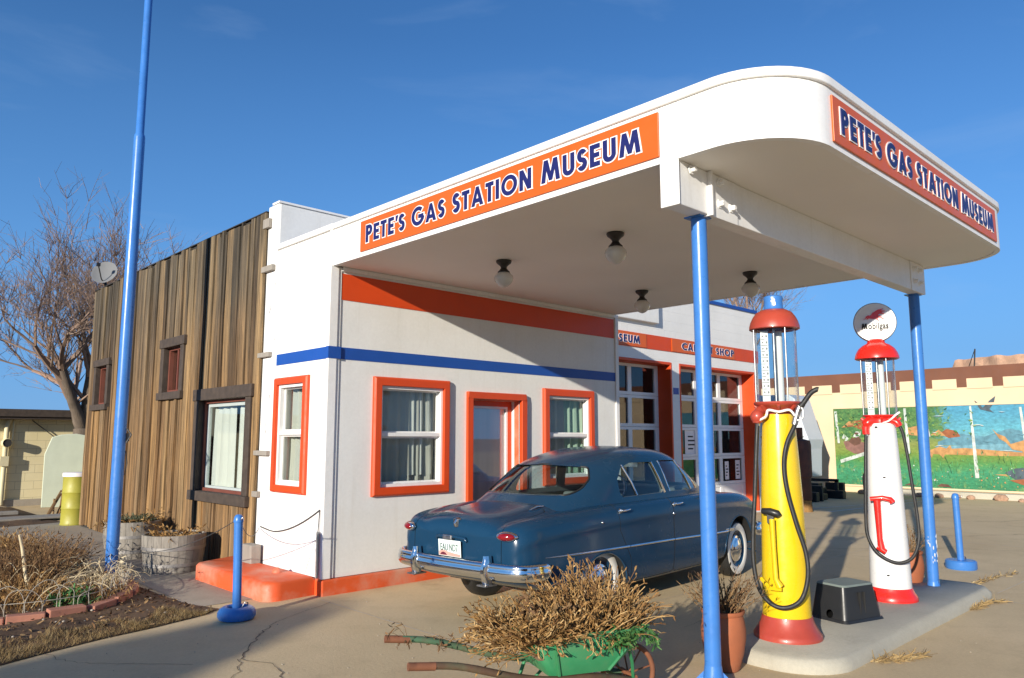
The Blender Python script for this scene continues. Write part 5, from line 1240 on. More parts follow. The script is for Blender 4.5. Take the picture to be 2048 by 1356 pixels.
def curl_stalk(b, base, lean, L, r, m=0):
    """a dry stem whose tip curls over, with a few crumpled pods"""
    p = Vector(base); d = Vector(lean).normalized(); pts = [p.copy()]; n = 7; tw = Vector((ru(-1, 1), ru(-1, 1), ru(-.6, .1))); cu = ru(.15, .75)
    for i in range(n):
        d = (d + Vector((ru(-.22, .22), ru(-.22, .22), ru(-.1, .1))) + tw * (cu * max(0, i - 3) * .35)).normalized(); p = p + d * L / n; pts.append(p.copy())
    b.tube(pts, [r * (1 - .35 * i / n) for i in range(n)] + [r * .9], 3, m, caps=False, up=(1, .3, .2))
    for k in range(random.choice((1, 2, 3))):
        i = random.randint(3, n); q = pts[i]; dd = (d + Vector((ru(-1, 1), ru(-1, 1), ru(-.5, .8)))).normalized(); l_ = ru(.018, .04); wv = r * ru(1.3, 2.4)
        b.tube([q, q + dd * l_ * .5 + Vector((0, 0, ru(-.006, .006))), q + dd * l_], [r * .6, wv, r * .5], 4, m, caps=False, up=(.2, 1, .3))
HP = [(-.42, .10), (-.3, .16), (-.15, .24), (0, .32), (.12, .40), (.26, .37), (.36, .26), (.42, .16)]
for i in range(1350):
    u, v = ru(-.36, .33), ru(-.28, .28); p = at_wb(u, v, .47)
    ou = ax_ * (u * .9 + ru(-.45, .45)) + bv_ * (v * 1.0 + ru(-.45, .45))
    hgt = lerp_table(HP, u)[0] * ru(.45, 1.15)
    curl_stalk(b, p, ou * 1.15 + Vector((0, 0, ru(.3, 1.0))), hgt, ru(.0020, .0040))
for i in range(330):
    u = ru(-.40, .36) if rnd() < .5 else ru(-.42, -.15); p = at_wb(u, -.27 if rnd() < .8 and u < -.05 else .28, .50)
    curl_stalk(b, p, bv_ * -ru(.1, .7) + ax_ * ru(-.9, .4) + Vector((0, 0, ru(.1, .8))), ru(.10, .24), ru(.002, .0036))
for i in range(240):
    p = at_wb(ru(-.46, -.30), ru(-.28, .28), ru(.43, .52)); curl_stalk(b, p, -ax_ * ru(.5, 1.1) + bv_ * ru(-.4, .4) + Vector((0, 0, ru(-.25, .9))), ru(.12, .26), .0032)
for i in range(26):
    p = at_wb(ru(-.36, .3), -.30, .52); curl_stalk(b, p, bv_ * -.25 + ax_ * ru(-.3, .3) + Vector((0, 0, -ru(.5, 1))), ru(.05, .12), .003)
for i in range(420):
    u, v = ru(-.33, .34), ru(-.27, .27); p = at_wb(u, v, .48); leaf(b, p + Vector((0, 0, ru(0, .2))), Vector((ru(-1, 1), ru(-1, 1), ru(-.2, 1))), ru(.04, .08), ru(.005, .011), ru(-1, 1), 1)
tag(b.build('dried_plant', [M['straw'], M['darkstraw']]), 'big tangled mass of curled tan dried stems filling the green wheelbarrow', 'dried plant')
b = MB()
for i in range(42):
    u = ru(.08, .38); p = at_wb(u, ru(-.31, -.27), .52); stalk(b, p, Vector((-ax_.y, ax_.x, 0)) * -ru(.2, .7) + ax_ * ru(-.6, .9) + Vector((0, 0, ru(-.3, .5))), ru(.06, .15), .0022, 5, .045, droop=.25)
tag(b.build('green_weed', M['greenleaf']), 'green weeds hanging over the right rim of the green wheelbarrow', 'weed')
b = MB()
for i in range(26):
    t = ru(.0, .8); p = at_wb(-1.0 + .6 * t, .29, .465 - .13 * t * t); stalk(b, p, Vector((ru(-1, 1), ru(-1, 1), ru(-.2, .5))) - ax_ * .8, ru(.06, .14), .002, 3, .04, droop=.15)
tag(b.build('dead_vine', M['darkstraw']), 'dry vine lying along the far handle of the green wheelbarrow', 'vine')

# ------------------------------------------------------------------ terracotta pots
def pot(label, x, y, s=1.0):
    t = thing('flower_pot', label, 'flower pot', (x, y, 0), 0, 'terracotta flower pots by the posts')
    b = MB(); b.lathe([(0, 0), (.105*s, 0), (.115*s, .01), (.15*s, .12), (.168*s, .22), (.17*s, .28), (.16*s, .35), (.152*s, .385), (.165*s, .40), (.165*s, .42), (.15*s, .42), (.142*s, .40)], (0, 0, 0), 36); b.build('vessel', M['terracotta'], t, smooth=50)
    b = MB(); b.lathe([(0, .385), (.148*s, .385)], (0, 0, 0), 24); b.build('soil', M['soil'], t)
pot('terracotta pot right beside the front blue post with a bush of dry brown stems', .79, -4.32, .94)
pot('terracotta pot half hidden behind the white pump beside the far blue post', 4.86, -4.18)
def pot_plant(label, x, y, n, hgt):
    b = MB()
    for i in range(n):
        a = ru(0, 6.28); rr = ru(0, .12); stalk(b, (x + rr * math.cos(a), y + rr * math.sin(a), .39), (math.cos(a) * ru(.1, .8), math.sin(a) * ru(.1, .8), ru(.5, 1)), hgt * ru(.5, 1.1), .0035, 5, .035, curl=.8)
    tag(b.build('dried_plant', M['darkstraw']), label, 'dried plant')
pot_plant('dry brown branching bush growing in the terracotta pot by the front blue post', .79, -4.32, 130, .34)
pot_plant('sparse dry stems growing in the terracotta pot behind the white pump', 4.86, -4.18, 40, .30)

# ------------------------------------------------------------------ half-barrel planters
def barrel(label, x, y, s, hgt):
    t = thing('barrel_planter', label, 'planter', (x, y, 0), ru(0, 1), 'half barrel planters along the plank wall')
    b = MB(); N = 24; H = hgt
    for k in range(N):
        a0, a1 = 2*math.pi*k/N + .004, 2*math.pi*(k+1)/N - .004; rows = 6; vs_ = []; fs = []
        for i in range(rows + 1):
            z = H * i / rows; r = (.33 + .05 * math.sin(1.45 * i / rows)) * s
            for a in (a0, (a0 + a1) / 2, a1): vs_.append((r * math.cos(a) * (1.003 if a == (a0+a1)/2 else 1), r * math.sin(a) * (1.003 if a == (a0+a1)/2 else 1), z))
            vs_.append(((r - .03) * math.cos(a1), (r - .03) * math.sin(a1), z)); vs_.append(((r - .03) * math.cos(a0), (r - .03) * math.sin(a0), z))
        for i in range(rows):
            for j in range(5): fs.append((5*i+j, 5*i+(j+1)%5, 5*i+5+(j+1)%5, 5*i+5+j))
        fs.append((5*rows, 5*rows+1, 5*rows+2, 5*rows+3, 5*rows+4)); b.add(vs_, fs)
    b.build('staves', M['barrel_st'], t, smooth=30)
    for z in (.10, .30):
        b = MB(); r = (.33 + .05 * math.sin(1.45 * z / H)) * s; b.lathe([(r + .001, z - .022), (r + .006, z - .02), (r + .0075, z + .02), (r + .002, z + .022)], (0, 0, 0), 48); b.build('hoop', M['hoop'], t, smooth=40)
    b = MB(); b.lathe([(0, H - .05), (.345 * s, H - .06)], (0, 0, 0), 24); b.build('soil', M['soil'], t)
M['barrel_st'] = island_mat('barrel_staves', [(0, (.20, .18, .15)), (.35, (.27, .245, .21)), (.7, (.23, .205, .175)), (1, (.31, .28, .235))], .85, 5, (5, 5, .8), .28, .3)
barrel('half barrel planter behind the flagpole with a mound of dry plants', -.55, 4.3, 1.0, .50)
barrel('half barrel planter under the big plank wall window with a few dead stalks', -.55, 2.72, 1.0, .46)
b = MB()
for i in range(170):
    a = ru(0, 6.28); r = .30 * math.sqrt(rnd()); stalk(b, (-.55 + r*math.cos(a), 4.3 + r*math.sin(a), .44), (math.cos(a)*ru(.2, 1.2), math.sin(a)*ru(.2, 1.2), ru(.3, .9)), ru(.12, .26), .004, 4, .06, droop=.15)
for i in range(160):
    a = ru(0, 6.28); r = .16 * math.sqrt(rnd()); stalk(b, (-.55 + r*math.cos(a), 4.25 + r*math.sin(a), .44), (math.cos(a)*.7, math.sin(a)*.7, ru(.5, .9)), ru(.10, .18), .004, 6, .045, m=1, lm=1)
tag(b.build('dried_plant', [M['straw'], mat('grey_green_foliage', (.085, .095, .05), .8, .3, 14)]), 'mound of dry and grey green plants in the barrel behind the flagpole', 'dried plant')
b = MB()
for i in range(70):
    a = ru(0, 6.28); r = .29 * math.sqrt(rnd()); stalk(b, (-.55 + r*math.cos(a), 2.72 + r*math.sin(a), .40), (math.cos(a)*ru(.1, 1), math.sin(a)*ru(.1, 1), ru(.3, .9)), ru(.08, .22), .006, 3, .07, droop=.1)
tag(b.build('dried_plant', M['straw']), 'dead broken stalks in the barrel under the big plank wall window', 'dried plant')

# ------------------------------------------------------------------ garden bed edging, hoops and dead plants
EDGE = smooth_path([(-3.6, 1.0, 0), (-3.1, .78, 0), (-2.72, .66, 0), (-2.39, .60, 0), (-2.0, .68, 0), (-1.72, .92, 0), (-1.5, 1.25, 0), (-1.36, 1.7, 0), (-1.30, 2.3, 0)], 6)
acc = 0; last = EDGE[0]; spots = []
L = [0]
for a, c in zip(EDGE, EDGE[1:]): L.append(L[-1] + (c - a).length)
def on_edge(s):
    for i in range(len(EDGE) - 1):
        if s <= L[i+1]: t = (s - L[i]) / (L[i+1] - L[i]); return EDGE[i].lerp(EDGE[i+1], t), (EDGE[i+1] - EDGE[i]).normalized()
    return EDGE[-1], (EDGE[-1] - EDGE[-2]).normalized()
s = .2
while s < L[-1] - .1:
    p, t = on_edge(s); ln = ru(.25, .32)
    b = MB(); b.box(-ln/2, -.055, -.03, ln/2, .055, ru(.035, .055)); o = b.build('edging_brick', M['brick'], bevel=.008)
    o.location = (p.x, p.y, bedz(p.x, p.y) + .005); o.rotation_euler = (ru(-.06, .06), ru(-.04, .04), math.atan2(t.y, t.x) + ru(-.06, .06))
    tag(o, 'reddish flat brick in the curved edging row of the garden bed', 'brick', 'bricks edging the garden bed'); s += ln + ru(.015, .04)
b = MB(); k = 0; s = .3
while s < L[-1] - .25:
    wdt = ru(.25, .33); pts = []; tl_ = ru(-.08, .09); sk_ = ru(-.06, .06); zk_ = ru(.75, 1.1)
    for i in range(17):
        a = math.pi * i / 16; p, t = on_edge(min(L[-1], s + wdt/2 - wdt/2 * math.cos(a))); nrm = Vector((-t.y, t.x, 0))
        zz = (.24 + .04 * (k % 2)) * zk_; pts.append((p.x + nrm.x * (.07 + tl_ * math.sin(a)) + t.x * sk_ * math.sin(a), p.y + nrm.y * (.07 + tl_ * math.sin(a)) + t.y * sk_ * math.sin(a), bedz(p.x, p.y) + zz * math.sin(a) ** .6))
    b.tube(pts, .0030, 5); s += ru(.13, .2); k += 1
for zz in (.135,):
    b.tube([(on_edge(.3 + i * (L[-1] - .5) / 30)[0].x - on_edge(.3 + i * (L[-1] - .5) / 30)[1].y * .07, on_edge(.3 + i * (L[-1] - .5) / 30)[0].y + on_edge(.3 + i * (L[-1] - .5) / 30)[1].x * .07, .06 + zz) for i in range(31)], .0034, 5)
tag(b.build('wire_edging', mat('old_wire', (.40, .36, .29), .7, .25, 20), smooth=60), 'pale wire hoop edging round the curved front of the garden bed', 'wire fence')
# ragged dry turf along the lot
b = MB()
for i in range(15000):
    t = rnd(); x = -3.9 + 2.95 * t if rnd() < .85 else ru(-5.5, -3.9)
    lo = -.61 + (x + 3.0) * .31 + .02 + .05 * mnoise.noise(Vector((x * 5, 0, 7))); hi = lo + (.50 if x < -1.9 else max(.05, .50 - (x + 1.9) * .5)) * (.8 + .8 * mnoise.noise(Vector((x * 3, 1, 2))))
    y = lo + (hi - lo) * rnd() ** 1.3
    if not inpoly(x, y, BED): continue
    z = bedz(x, y) - .004; hg = ru(.012, .045) * (1 + .8 * mnoise.noise(Vector((x * 6, y * 6, 0)))); a = ru(0, 6.28); lx, ly = math.cos(a) * hg * ru(.3, 1.6), math.sin(a) * hg * ru(.3, 1.6); wv = ru(.0012, .0026)
    b.add([(x - wv * math.sin(a), y + wv * math.cos(a), z), (x + wv * math.sin(a), y - wv * math.cos(a), z), (x + lx, y + ly, z + hg)], [(0, 1, 2)])
b.keepn = True
tag(b.build('dry_grass', M['drygrass']), 'short tan dry grass along the edge of the concrete lot', 'grass', kind='stuff')
# litter of dead leaves on the bed
b = MB()
for i in range(5200):
    x, y = ru(-5, -1.1), ru(-.2, 7)
    if not inpoly(x, y, BED): continue
    leaf(b, Vector((x, y, bedz(x, y) + .006)), Vector((ru(-1, 1), ru(-1, 1), ru(-.1, .5))), ru(.02, .06), ru(.004, .010), ru(-.5, .5))
b.keepn = True
tag(b.build('leaf_litter', M['darkstraw']), 'dead leaves littering the garden bed soil', 'leaf litter', kind='stuff')
b = MB()
for i in range(60):
    x, y = ru(-3.2, -1.0), ru(-.2, 2.3)
    if inpoly(x, y, BED): r_ = ru(.006, .017); b.sphere((x, y, bedz(x, y) + r_ * .3), r_, 6, 4, 0, (1, ru(.7, 1.2), .6))
tag(b.build('pebbles', mat('pale_pebble', (.38, .33, .27), .9, .2, 20), smooth=60), 'pale pebbles scattered on the garden bed', 'pebbles', kind='stuff')
def shrub(label, cx, cy, rx, ry, n, hgt, m, lean=(0, 0), leaves=3, r=.003, lL=.05, droop=.05):
    b = MB()
    for i in range(n):
        a = ru(0, 6.28); q = math.sqrt(rnd()); x, y = cx + rx*q*math.cos(a), cy + ry*q*math.sin(a)
        stalk(b, (x, y, bedz(x, y)), (math.cos(a)*ru(.1, .8)*q + lean[0], math.sin(a)*ru(.1, .8)*q + lean[1], ru(.4, 1)), hgt*ru(.4, 1.1), r*ru(.6, 1.4), leaves, lL, droop=droop)
    return tag(b.build('dead_shrub', m), label, 'dead shrub')
shrub('tall dark brown dead stems at the left edge of the garden bed', -2.28, 2.35, .34, .42, 300, .62, M['darkstraw'])
shrub('low tan dry clump behind the wire hoops at the left of the bed', -2.42, 1.32, .30, .26, 220, .34, M['straw'])
shrub('sprawling pale dead stalks beside the flagpole foot', -1.62, 1.95, .26, .36, 140, .40, M['palestraw'], leaves=1, droop=.22)
shrub('rust brown dry weeds in the middle of the bed beyond the flagpole', -1.72, 3.7, .34, .6, 260, .42, M['darkstraw'])
shrub('tan broken stalks drooping over the brick edging', -1.85, 1.1, .28, .22, 130, .30, M['straw'], leaves=1, droop=.25)
shrub('thin reddish weeds left of the barrels', -1.62, 5.6, .28, .8, 150, .34, M['straw'])
shrub('dark tangled weeds behind the pale fallen sticks', -1.95, 2.9, .3, .35, 240, .45, M['darkstraw'])
o = shrub('small green leafy weed behind the wire hoops', -2.12, .98, .13, .10, 46, .16, M['greenleaf'], leaves=6, lL=.06); o.name = 'green_weed'; o['category'] = 'weed'
for i in range(22):
    x, y = ru(-2.5, -1.62), ru(.95, 2.5); a = ru(-.7, .9) + (2.2 if i % 3 == 0 else 0); ln = ru(.25, .5); z = bedz(x, y); b = MB()
    b.tube(smooth_path([(x, y, z + ru(.02, .2)), (x + ln*.3*math.cos(a), y + ln*.3*math.sin(a), z + ru(.12, .28)), (x + ln*.7*math.cos(a), y + ln*.7*math.sin(a), z + ru(.10, .26)), (x + ln*math.cos(a), y + ln*math.sin(a), z + ru(.01, .18))], 4), ru(.003, .007), 5)
    tag(b.build('fallen_stick', M['palestraw'], smooth=60), 'pale fallen stick tangled among the dead plants of the garden bed', 'stick', 'fallen sticks in the garden bed')
b = MB(); b.tube([(-2.27, 2.0, .05), (-2.31, 2.03, .25), (-2.36, 2.02, .52), (-2.40, 2.0, .66)], [.022, .02, .017, .012], 7)
tag(b.build('pale_branch', M['palestraw'], smooth=60), 'leaning pale stick standing at the left edge of the garden bed', 'branch')
# dry plant bits on the lot
def debris(label, pts, n, spread):
    b = MB()
    P_ = smooth_path([(*p, 0) for p in pts], 6)
    for i in range(n):
        p = P_[int(rnd() * (len(P_) - 1))] + Vector((ru(-spread, spread), ru(-spread, spread), ru(.006, .02))); leaf(b, p, Vector((P_[-1].x - P_[0].x + ru(-.4, .4), P_[-1].y - P_[0].y + ru(-.4, .4), ru(-.05, .12))), ru(.04, .12), ru(.002, .006), ru(-.4, .4))
    b.keepn = True; tag(b.build('dry_debris', M['drygrass']), label, 'debris')
debris('clump of dry grass lying on the lot in front of the island', [(1.75, -5.02), (1.95, -5.12), (2.15, -5.2)], 200, .045)
debris('tuft of dry grass at the right end of the island joint', [(4.2, -4.98), (4.5, -4.98), (4.85, -5.06)], 170, .04)
debris('string of dry grass on the lot beyond the far blue post', [(5.3, -4.62), (6.0, -4.62), (6.9, -4.75)], 190, .04)
# ------------------------------------------------------------------ bare trees
def bare_tree(name, label, loc, seed, height, r0, spread, levels, m, lean=(0, 0), forks=3, first=.28, twig=260, dens=1.0):
    rr = random.Random(seed); t = thing(name, label, 'tree', loc, 0)
    tb = MB(); cb = MB(); tips = []
    def grow(p, d, L, r, lv):
        n = 5; pts = [p.copy()]; q = p.copy(); dd = d.copy(); w_ = .16 if lv else .08
        for i in range(n):
            dd = (dd + Vector((rr.uniform(-w_, w_), rr.uniform(-w_, w_), rr.uniform(-w_*.5, w_*.8)))).normalized(); q = q + dd * L / n; pts.append(q.copy())
        r1 = r * (.62 if lv else .75)
        mbx = tb if lv < 2 else cb
        mbx.tube(pts, [r + (r1 - r) * i / n for i in range(n + 1)], 9 if lv < 2 else (5 if lv < 4 else 3), caps=False)
        if lv >= levels: tips.append((q, dd)); return
        k = forks if lv < 2 else rr.choice((2, 3))
        for j in range(k):
            ax = Vector((rr.uniform(-1, 1), rr.uniform(-1, 1), rr.uniform(-.2, .6))); ax = (ax - dd * ax.dot(dd)).normalized()
            nd_ = (dd + ax * rr.uniform(.45, 1.0) * spread + Vector((lean[0], lean[1], .12))).normalized()
            st = pts[-1] if j < 2 or lv == 0 else pts[rr.randint(2, 4)]
            grow(st.copy(), nd_, L * rr.uniform(.62, .88), r1 * rr.uniform(.6, .85), lv + 1)
        if lv > 0:
            for j in range(2 if lv < 3 else 3):
                ax = Vector((rr.uniform(-1, 1), rr.uniform(-1, 1), rr.uniform(.0, .9))); i = rr.randint(1, 4)
                s0 = pts[i]; e = s0 + (dd * .5 + ax).normalized() * L * rr.uniform(.25, .5); cb.tube([s0, s0.lerp(e, .5) + Vector((rr.uniform(-.04, .04),)*3), e], [r*.3, r*.2, .003], 3, caps=False); tips.append((e, (e - s0).normalized()))
    grow(Vector((0, 0, -.05)), Vector((lean[0]*.5, lean[1]*.5, 1)).normalized(), height * first, r0, 0)
    for (p, d) in tips:
        for j in range(int(rr.choice((3, 4, 6)) * dens)):
            L = rr.uniform(.18, .6) * height / 7; e = p + (d + Vector((rr.uniform(-.8, .8), rr.uniform(-.8, .8), rr.uniform(-.3, 1.0)))).normalized() * L
            mid = p.lerp(e, .5) + Vector((rr.uniform(-.05, .05), rr.uniform(-.05, .05), rr.uniform(-.03, .06)))
            cb.tube([p, mid, e], [.0065, .005, .0025], 3, caps=False)
            for q in range(2): f = e.lerp(p, rr.uniform(.1, .7)); g = f + (d + Vector((rr.uniform(-1.2, 1.2), rr.uniform(-1.2, 1.2), rr.uniform(-.4, 1)))).normalized() * L * .5; cb.tube([f, g], [.004, .002], 3, caps=False)
    tb.build('trunk', m[0], t, smooth=60); cb.keepn = True; cb.build('crown', m[1], t)
    return t
M['bark'] = mat('grey_bark', (.15, .115, .085), .9, .3, 3, .8, 14, stretch=(3, 3, .8), bdist=.02)
M['twig'] = island_mat('reddish_twigs', [(0, (.17, .115, .085)), (.4, (.28, .19, .14)), (.8, (.23, .175, .14)), (1, (.34, .22, .16))], .9, 5)
bare_tree('bare_tree', 'large bare spreading tree with reddish twigs behind the far corner of the plank wall', (1.05, 13.2, 0), 8, 10.2, .27, 1.0, 5, (M['bark'], M['twig']), lean=(-.06, .02), forks=4, first=.19, dens=.9)
bare_tree('bare_tree', 'thin bare tree rising behind the blue edged garage roof', (25.5, 10.4, 0), 21, 10.5, .2, .8, 5, (M['bark'], M['twig']), forks=3, first=.34, dens=1.3)
bare_tree('bare_tree', 'dark bare tree at the far left edge behind the cream building', (-3.2, 17.5, 0), 33, 7.0, .2, .9, 4, (M['bark'], M['twig']), lean=(.05, 0), forks=3, first=.3)
# unseen evergreen added to throw the long soft shadow over the lot corner
ev = thing('shadow_evergreen', 'round topped dark evergreen tree added out of view to shade the lot corner', 'tree', (-24.65, -9.24, 0))
b = MB(); b.lathe([(.18, 0), (.12, 2.5), (.03, 6.2)], (0, 0, 0), 10); b.build('trunk', M['bark'], ev, smooth=60)
b = MB(); re_ = random.Random(4)
for i in range(9000):
    z = .7 + 5.85 * re_.random() ** .7; rmax = 1.35 * (1 - ((z - .7) / 5.9) ** 5) + .05; a = re_.uniform(0, 6.28); r_ = rmax * re_.uniform(.2, 1)
    leaf(b, Vector((r_*math.cos(a), r_*math.sin(a), z)), Vector((math.cos(a), math.sin(a), re_.uniform(-.2, .7))), .22, .05, re_.uniform(-.3, .3))
b.keepn = True; b.build('crown', M['greenleaf'], ev)

# ------------------------------------------------------------------ cream building far left
m, nt, bs = newmat('cream_block_wall')
tcd = nt.nodes.new('ShaderNodeTexCoord'); mp = nt.nodes.new('ShaderNodeMapping'); mp.inputs['Rotation'].default_value = (R(90), 0, 0); nt.links.new(tcd.outputs['Object'], mp.inputs[0])
br = nd(nt, 'ShaderNodeTexBrick', Scale=1.0); br.inputs['Brick Width'].default_value = .4; br.inputs['Row Height'].default_value = .2; br.inputs['Mortar Size'].default_value = .006; br.inputs['Mortar Smooth'].default_value = .4
nt.links.new(mp.outputs[0], br.inputs['Vector'])
c = ramp(nt, noise(nt, 1.6, 6), [(.3, (.72, .61, .34)), (.7, (.80, .70, .43))]); c = mixc(nt, c, (.52, .44, .25), br.outputs['Fac']); nt.links.new(c, bs.inputs['Base Color']); bs.inputs['Roughness'].default_value = .85
bumpit(nt, bs, noise(nt, 40, 4), .3, .005); M['cream'] = m
cb_ = thing('cream_building', 'low cream block building with dark eave at the far left', 'building', (-2.5, 14.9, 0))
T2 = lambda o: (setattr(o, 'location', (2.5, -14.9, 0)), o)[1]
b = MB(); b.box(-7.5, 14.75, -.02, 4.6, 20, 2.12); T2(b.build('wall', M['cream'], cb_))
b = MB(); b.box(-7.9, 14.35, 2.12, 5.0, 20.3, 2.18); b.box(-7.9, 14.30, 2.18, 5.0, 14.36, 2.36); T2(b.build('eave', M['frame_dark'], cb_))
b = MB(); b.box(-7.9, 14.36, 2.181, 5.0, 20.3, 2.34); T2(b.build('roof', M['path'], cb_))
b = MB(); b.box(-7.5, 14.70, -.02, 4.6, 14.745, .16); T2(b.build('footing', M['path'], cb_))
b = MB(); b.tube([(-.28, 14.66, .05), (-.28, 14.66, 1.95), (-.22, 14.70, 2.12)], .055, 10); b.tube([(-.14, 14.70, 1.4), (-.13, 14.70, 2.1)], .025, 8); b.box(-.38, 14.58, .98, -.20, 14.70, 1.22); T2(b.build('downpipe', mat('cream_pipe', (.66, .58, .36), .6, .08, 4), cb_, smooth=40, bevel=0))
b = MB(); b.lathe([(.10, 14.50), (.11, 14.51), (.11, 14.66)], (-.27, 0, 1.54), 20, axis='y'); b.lathe([(0, 14.52), (.095, 14.515)], (-.27, 0, 1.54), 20, 1, axis='y'); T2(b.build('vent_pipe', [mat('cream_vent', (.68, .60, .38), .5), M['dark']], cb_, smooth=40))
b = MB(); b.tube([(.25, 14.69, 2.1), (.85, 14.69, 1.62)], .012, 6); T2(b.build('cable', M['cable'], cb_))
# pale upright board leaning by the tree
b = MB(); pb = [(.02, .02), (.80, .0), (.82, 1.62), (.60, 1.66), (.30, 1.64), (.12, 1.58), (.0, 1.2)]
b.prism([(x, z) for x, z in pb], 0, .04, 'y'); o = b.build('leaning_board', M['tarp'], bevel=.01); o.location = (.05, 12.35, .1); o.rotation_euler = (R(4), 0, R(-6)); tag(o, 'pale green worn board leaning upright in front of the cream building', 'board')
b = MB()
for i in range(9): b.tube([(ru(.0, .3), 11.6 + ru(-.2, .2), .03), (ru(.2, .9), 11.7 + ru(-.2, .2), ru(.3, .7))], ru(.012, .022), 5)
tag(b.build('broken_sticks', M['darkstraw'], smooth=60), 'heap of dark broken branches in front of the pale leaning board', 'branches')
b = MB(); b.box(-1.9, 10.3, .05, .1, 10.9, .09); b.box(-2.6, 11.6, .06, -.5, 11.85, .13); tag(b.build('old_planks', M['barrel'], bevel=.01), 'grey weathered planks lying on the bare soil left of the drum', 'planks')
# yellow drum with white lid
dr_ = thing('drum', 'yellow green drum with a pale lid at the far corner of the plank wall', 'drum', (-.02, 9.33, 0))
b = MB(); b.lathe([(0, .0), (.24, .0), (.245, .02), (.235, .04), (.235, .30), (.245, .315), (.235, .33), (.235, .60), (.245, .615), (.235, .63), (.235, .90), (.243, .93)], (0, 0, 0), 28); b.build('body', M['drum'], dr_, smooth=40)
b = MB(); b.lathe([(.25, .92), (.252, .985), (.24, .995), (0, 1.0)], (0, 0, 0), 28); b.build('lid', M['sign_white'], dr_, smooth=40)
# satellite dish over the plank wall
SDS = .78
sd = thing('satellite_dish', 'shaded grey satellite dish on a bracket above the far end of the plank wall', 'satellite dish', (.10, 8.80, 4.5))
dn = Vector((-.62, -.70, .36)).normalized()
b = MB(); prof = [(.31 * i / 8, .085 * (i / 8) ** 2) for i in range(9)]; prof += [(.318, .087), (.312, .079)] + [(.31 * i / 8, .085 * (i / 8) ** 2 - .012) for i in range(7, -1, -1)]
b.lathe(prof, (0, 0, 0), 32); d_ = b.build('reflector', mat('dish_shaded_grey', (.17, .175, .18), .8, .04, 3), sd, smooth=50); d_.rotation_euler = dn.to_track_quat('Z', 'Y').to_euler(); d_.location = (-.02, -.02, .48)  # grey darkened to stand in for a dish face out of the sun
b = MB(); b.tube([(0, 0, -.05), (0, 0, .34), (.02, .03, .47)], .026, 10); b.box(-.06, -.06, -.0, .06, .06, .03); b.build('mast', M['darkmetal'], sd)
b = MB(); sd.scale = (SDS,) * 3; e = Vector((-.02, -.02, .48)) + dn * .42; b.tube([Vector((-.02, -.02, .20)), Vector((-.02, -.02, .24)) + dn * .22, e], .014, 6); b.box(e.x - .04, e.y - .04, e.z - .035, e.x + .04, e.y + .04, e.z + .045); b.build('feed_arm', M['darkmetal'], sd)
# thin antenna pole and wires left
b = MB(); b.tube([(-.55, 16.4, 0), (-.5, 16.4, 4.1)], .03, 8); tag(b.build('utility_pole', M['darkmetal'], smooth=60), 'thin dark pole rising behind the cream building', 'pole')

# ------------------------------------------------------------------ building with the painted mural, right
mu = thing('mural_building', 'cream building with brown parapet and a painted landscape mural on the right', 'building', (20, 0, 0))
MX = 20.0; T3 = lambda o: (setattr(o, 'location', (-MX, 0, 0)), o)[1]
M['cream2'] = mat('cream_stucco', (.68, .52, .335), .85, .05, 1.3, .3, 40, dirt=(.62, .46, .30), dirt_amt=.4)
M['brown'] = mat('brown_parapet', (.16, .062, .034), .8, .1, 2, .2, 30)
b = MB(); b.box(MX, -9, -.02, MX + 9, 7.5, 3.18); T3(b.build('wall', M['cream2'], mu))
b = MB(); b.box(MX - .02, -9.02, 3.182, MX + 9, 7.5, 3.68); b.box(MX - .02, -9.02, 3.10, MX - .001, 7.5, 3.181); T3(b.build('parapet', M['brown'], mu))
b = MB(); y = -8.6
while y < 7.0: b.box(MX - .028, y, 3.05, MX - .0205, y + .64, 3.34); y += .90
T3(b.build('battlement', M['cream2'], mu))
# mural: flat painting in a thin frame
mw = lambda y, z, d=.0: Vector((MX - .03 - d, y, z))
b = MB(); frame_boxes_y = [(-5.6, 3.14, 2.58, 2.64), (-5.6, 3.14, .18, .23)]
for (y0, y1, z0, z1) in frame_boxes_y: b.box(MX - .05, y0, z0, MX - .004, y1, z1)
b.box(MX - .05, 3.09, .23, MX - .004, 3.14, 2.58); T3(b.build('mural_frame', M['cream2'], mu))
m, nt, bs = newmat('mural_ground_paint')
tcd = nt.nodes.new('ShaderNodeTexCoord'); sx = nt.nodes.new('ShaderNodeSeparateXYZ'); nt.links.new(tcd.outputs['Object'], sx.inputs[0])
nA = noise(nt, 1.3, 5, .6); nB = noise(nt, 6, 5, .7); nC = noise(nt, 22, 3, .7)
def madd(a, k, c_):
    n = nd(nt, 'ShaderNodeMath', operation='MULTIPLY_ADD'); nt.links.new(a, n.inputs[0]); n.inputs[1].default_value = k
    if isinstance(c_, (int, float)): n.inputs[2].default_value = c_
    else: nt.links.new(c_, n.inputs[2])
    return n.outputs[0]
h = madd(nA, .55, madd(sx.outputs['Z'], 1.0, -.27))
meadow = ramp(nt, madd(h, .42, 0), [(.0, (0.040, 0.145, 0.066)), (.12, (0.026, 0.198, 0.086)), (.28, (0.033, 0.238, 0.112)), (.40, (0.066, 0.224, 0.053)), (.5, (0.132, 0.224, 0.033)), (.62, (0.198, 0.238, 0.053)), (.75, (0.106, 0.198, 0.066))])
meadow = mixc(nt, meadow, (0.330, 0.363, 0.079), ramp(nt, nB, [(.55, (0, 0, 0)), (.75, (.6,) * 3)]))
flow = ramp(nt, nC, [(.66, (0, 0, 0)), (.70, (1, 1, 1))]); low = ramp(nt, madd(sx.outputs['Z'], .5, 0), [(.3, (1, 1, 1)), (.5, (0, 0, 0))])
fl = mixc(nt, flow, low, 1, 'MULTIPLY'); meadow = mixc(nt, meadow, (0.528, 0.515, 0.198), fl)
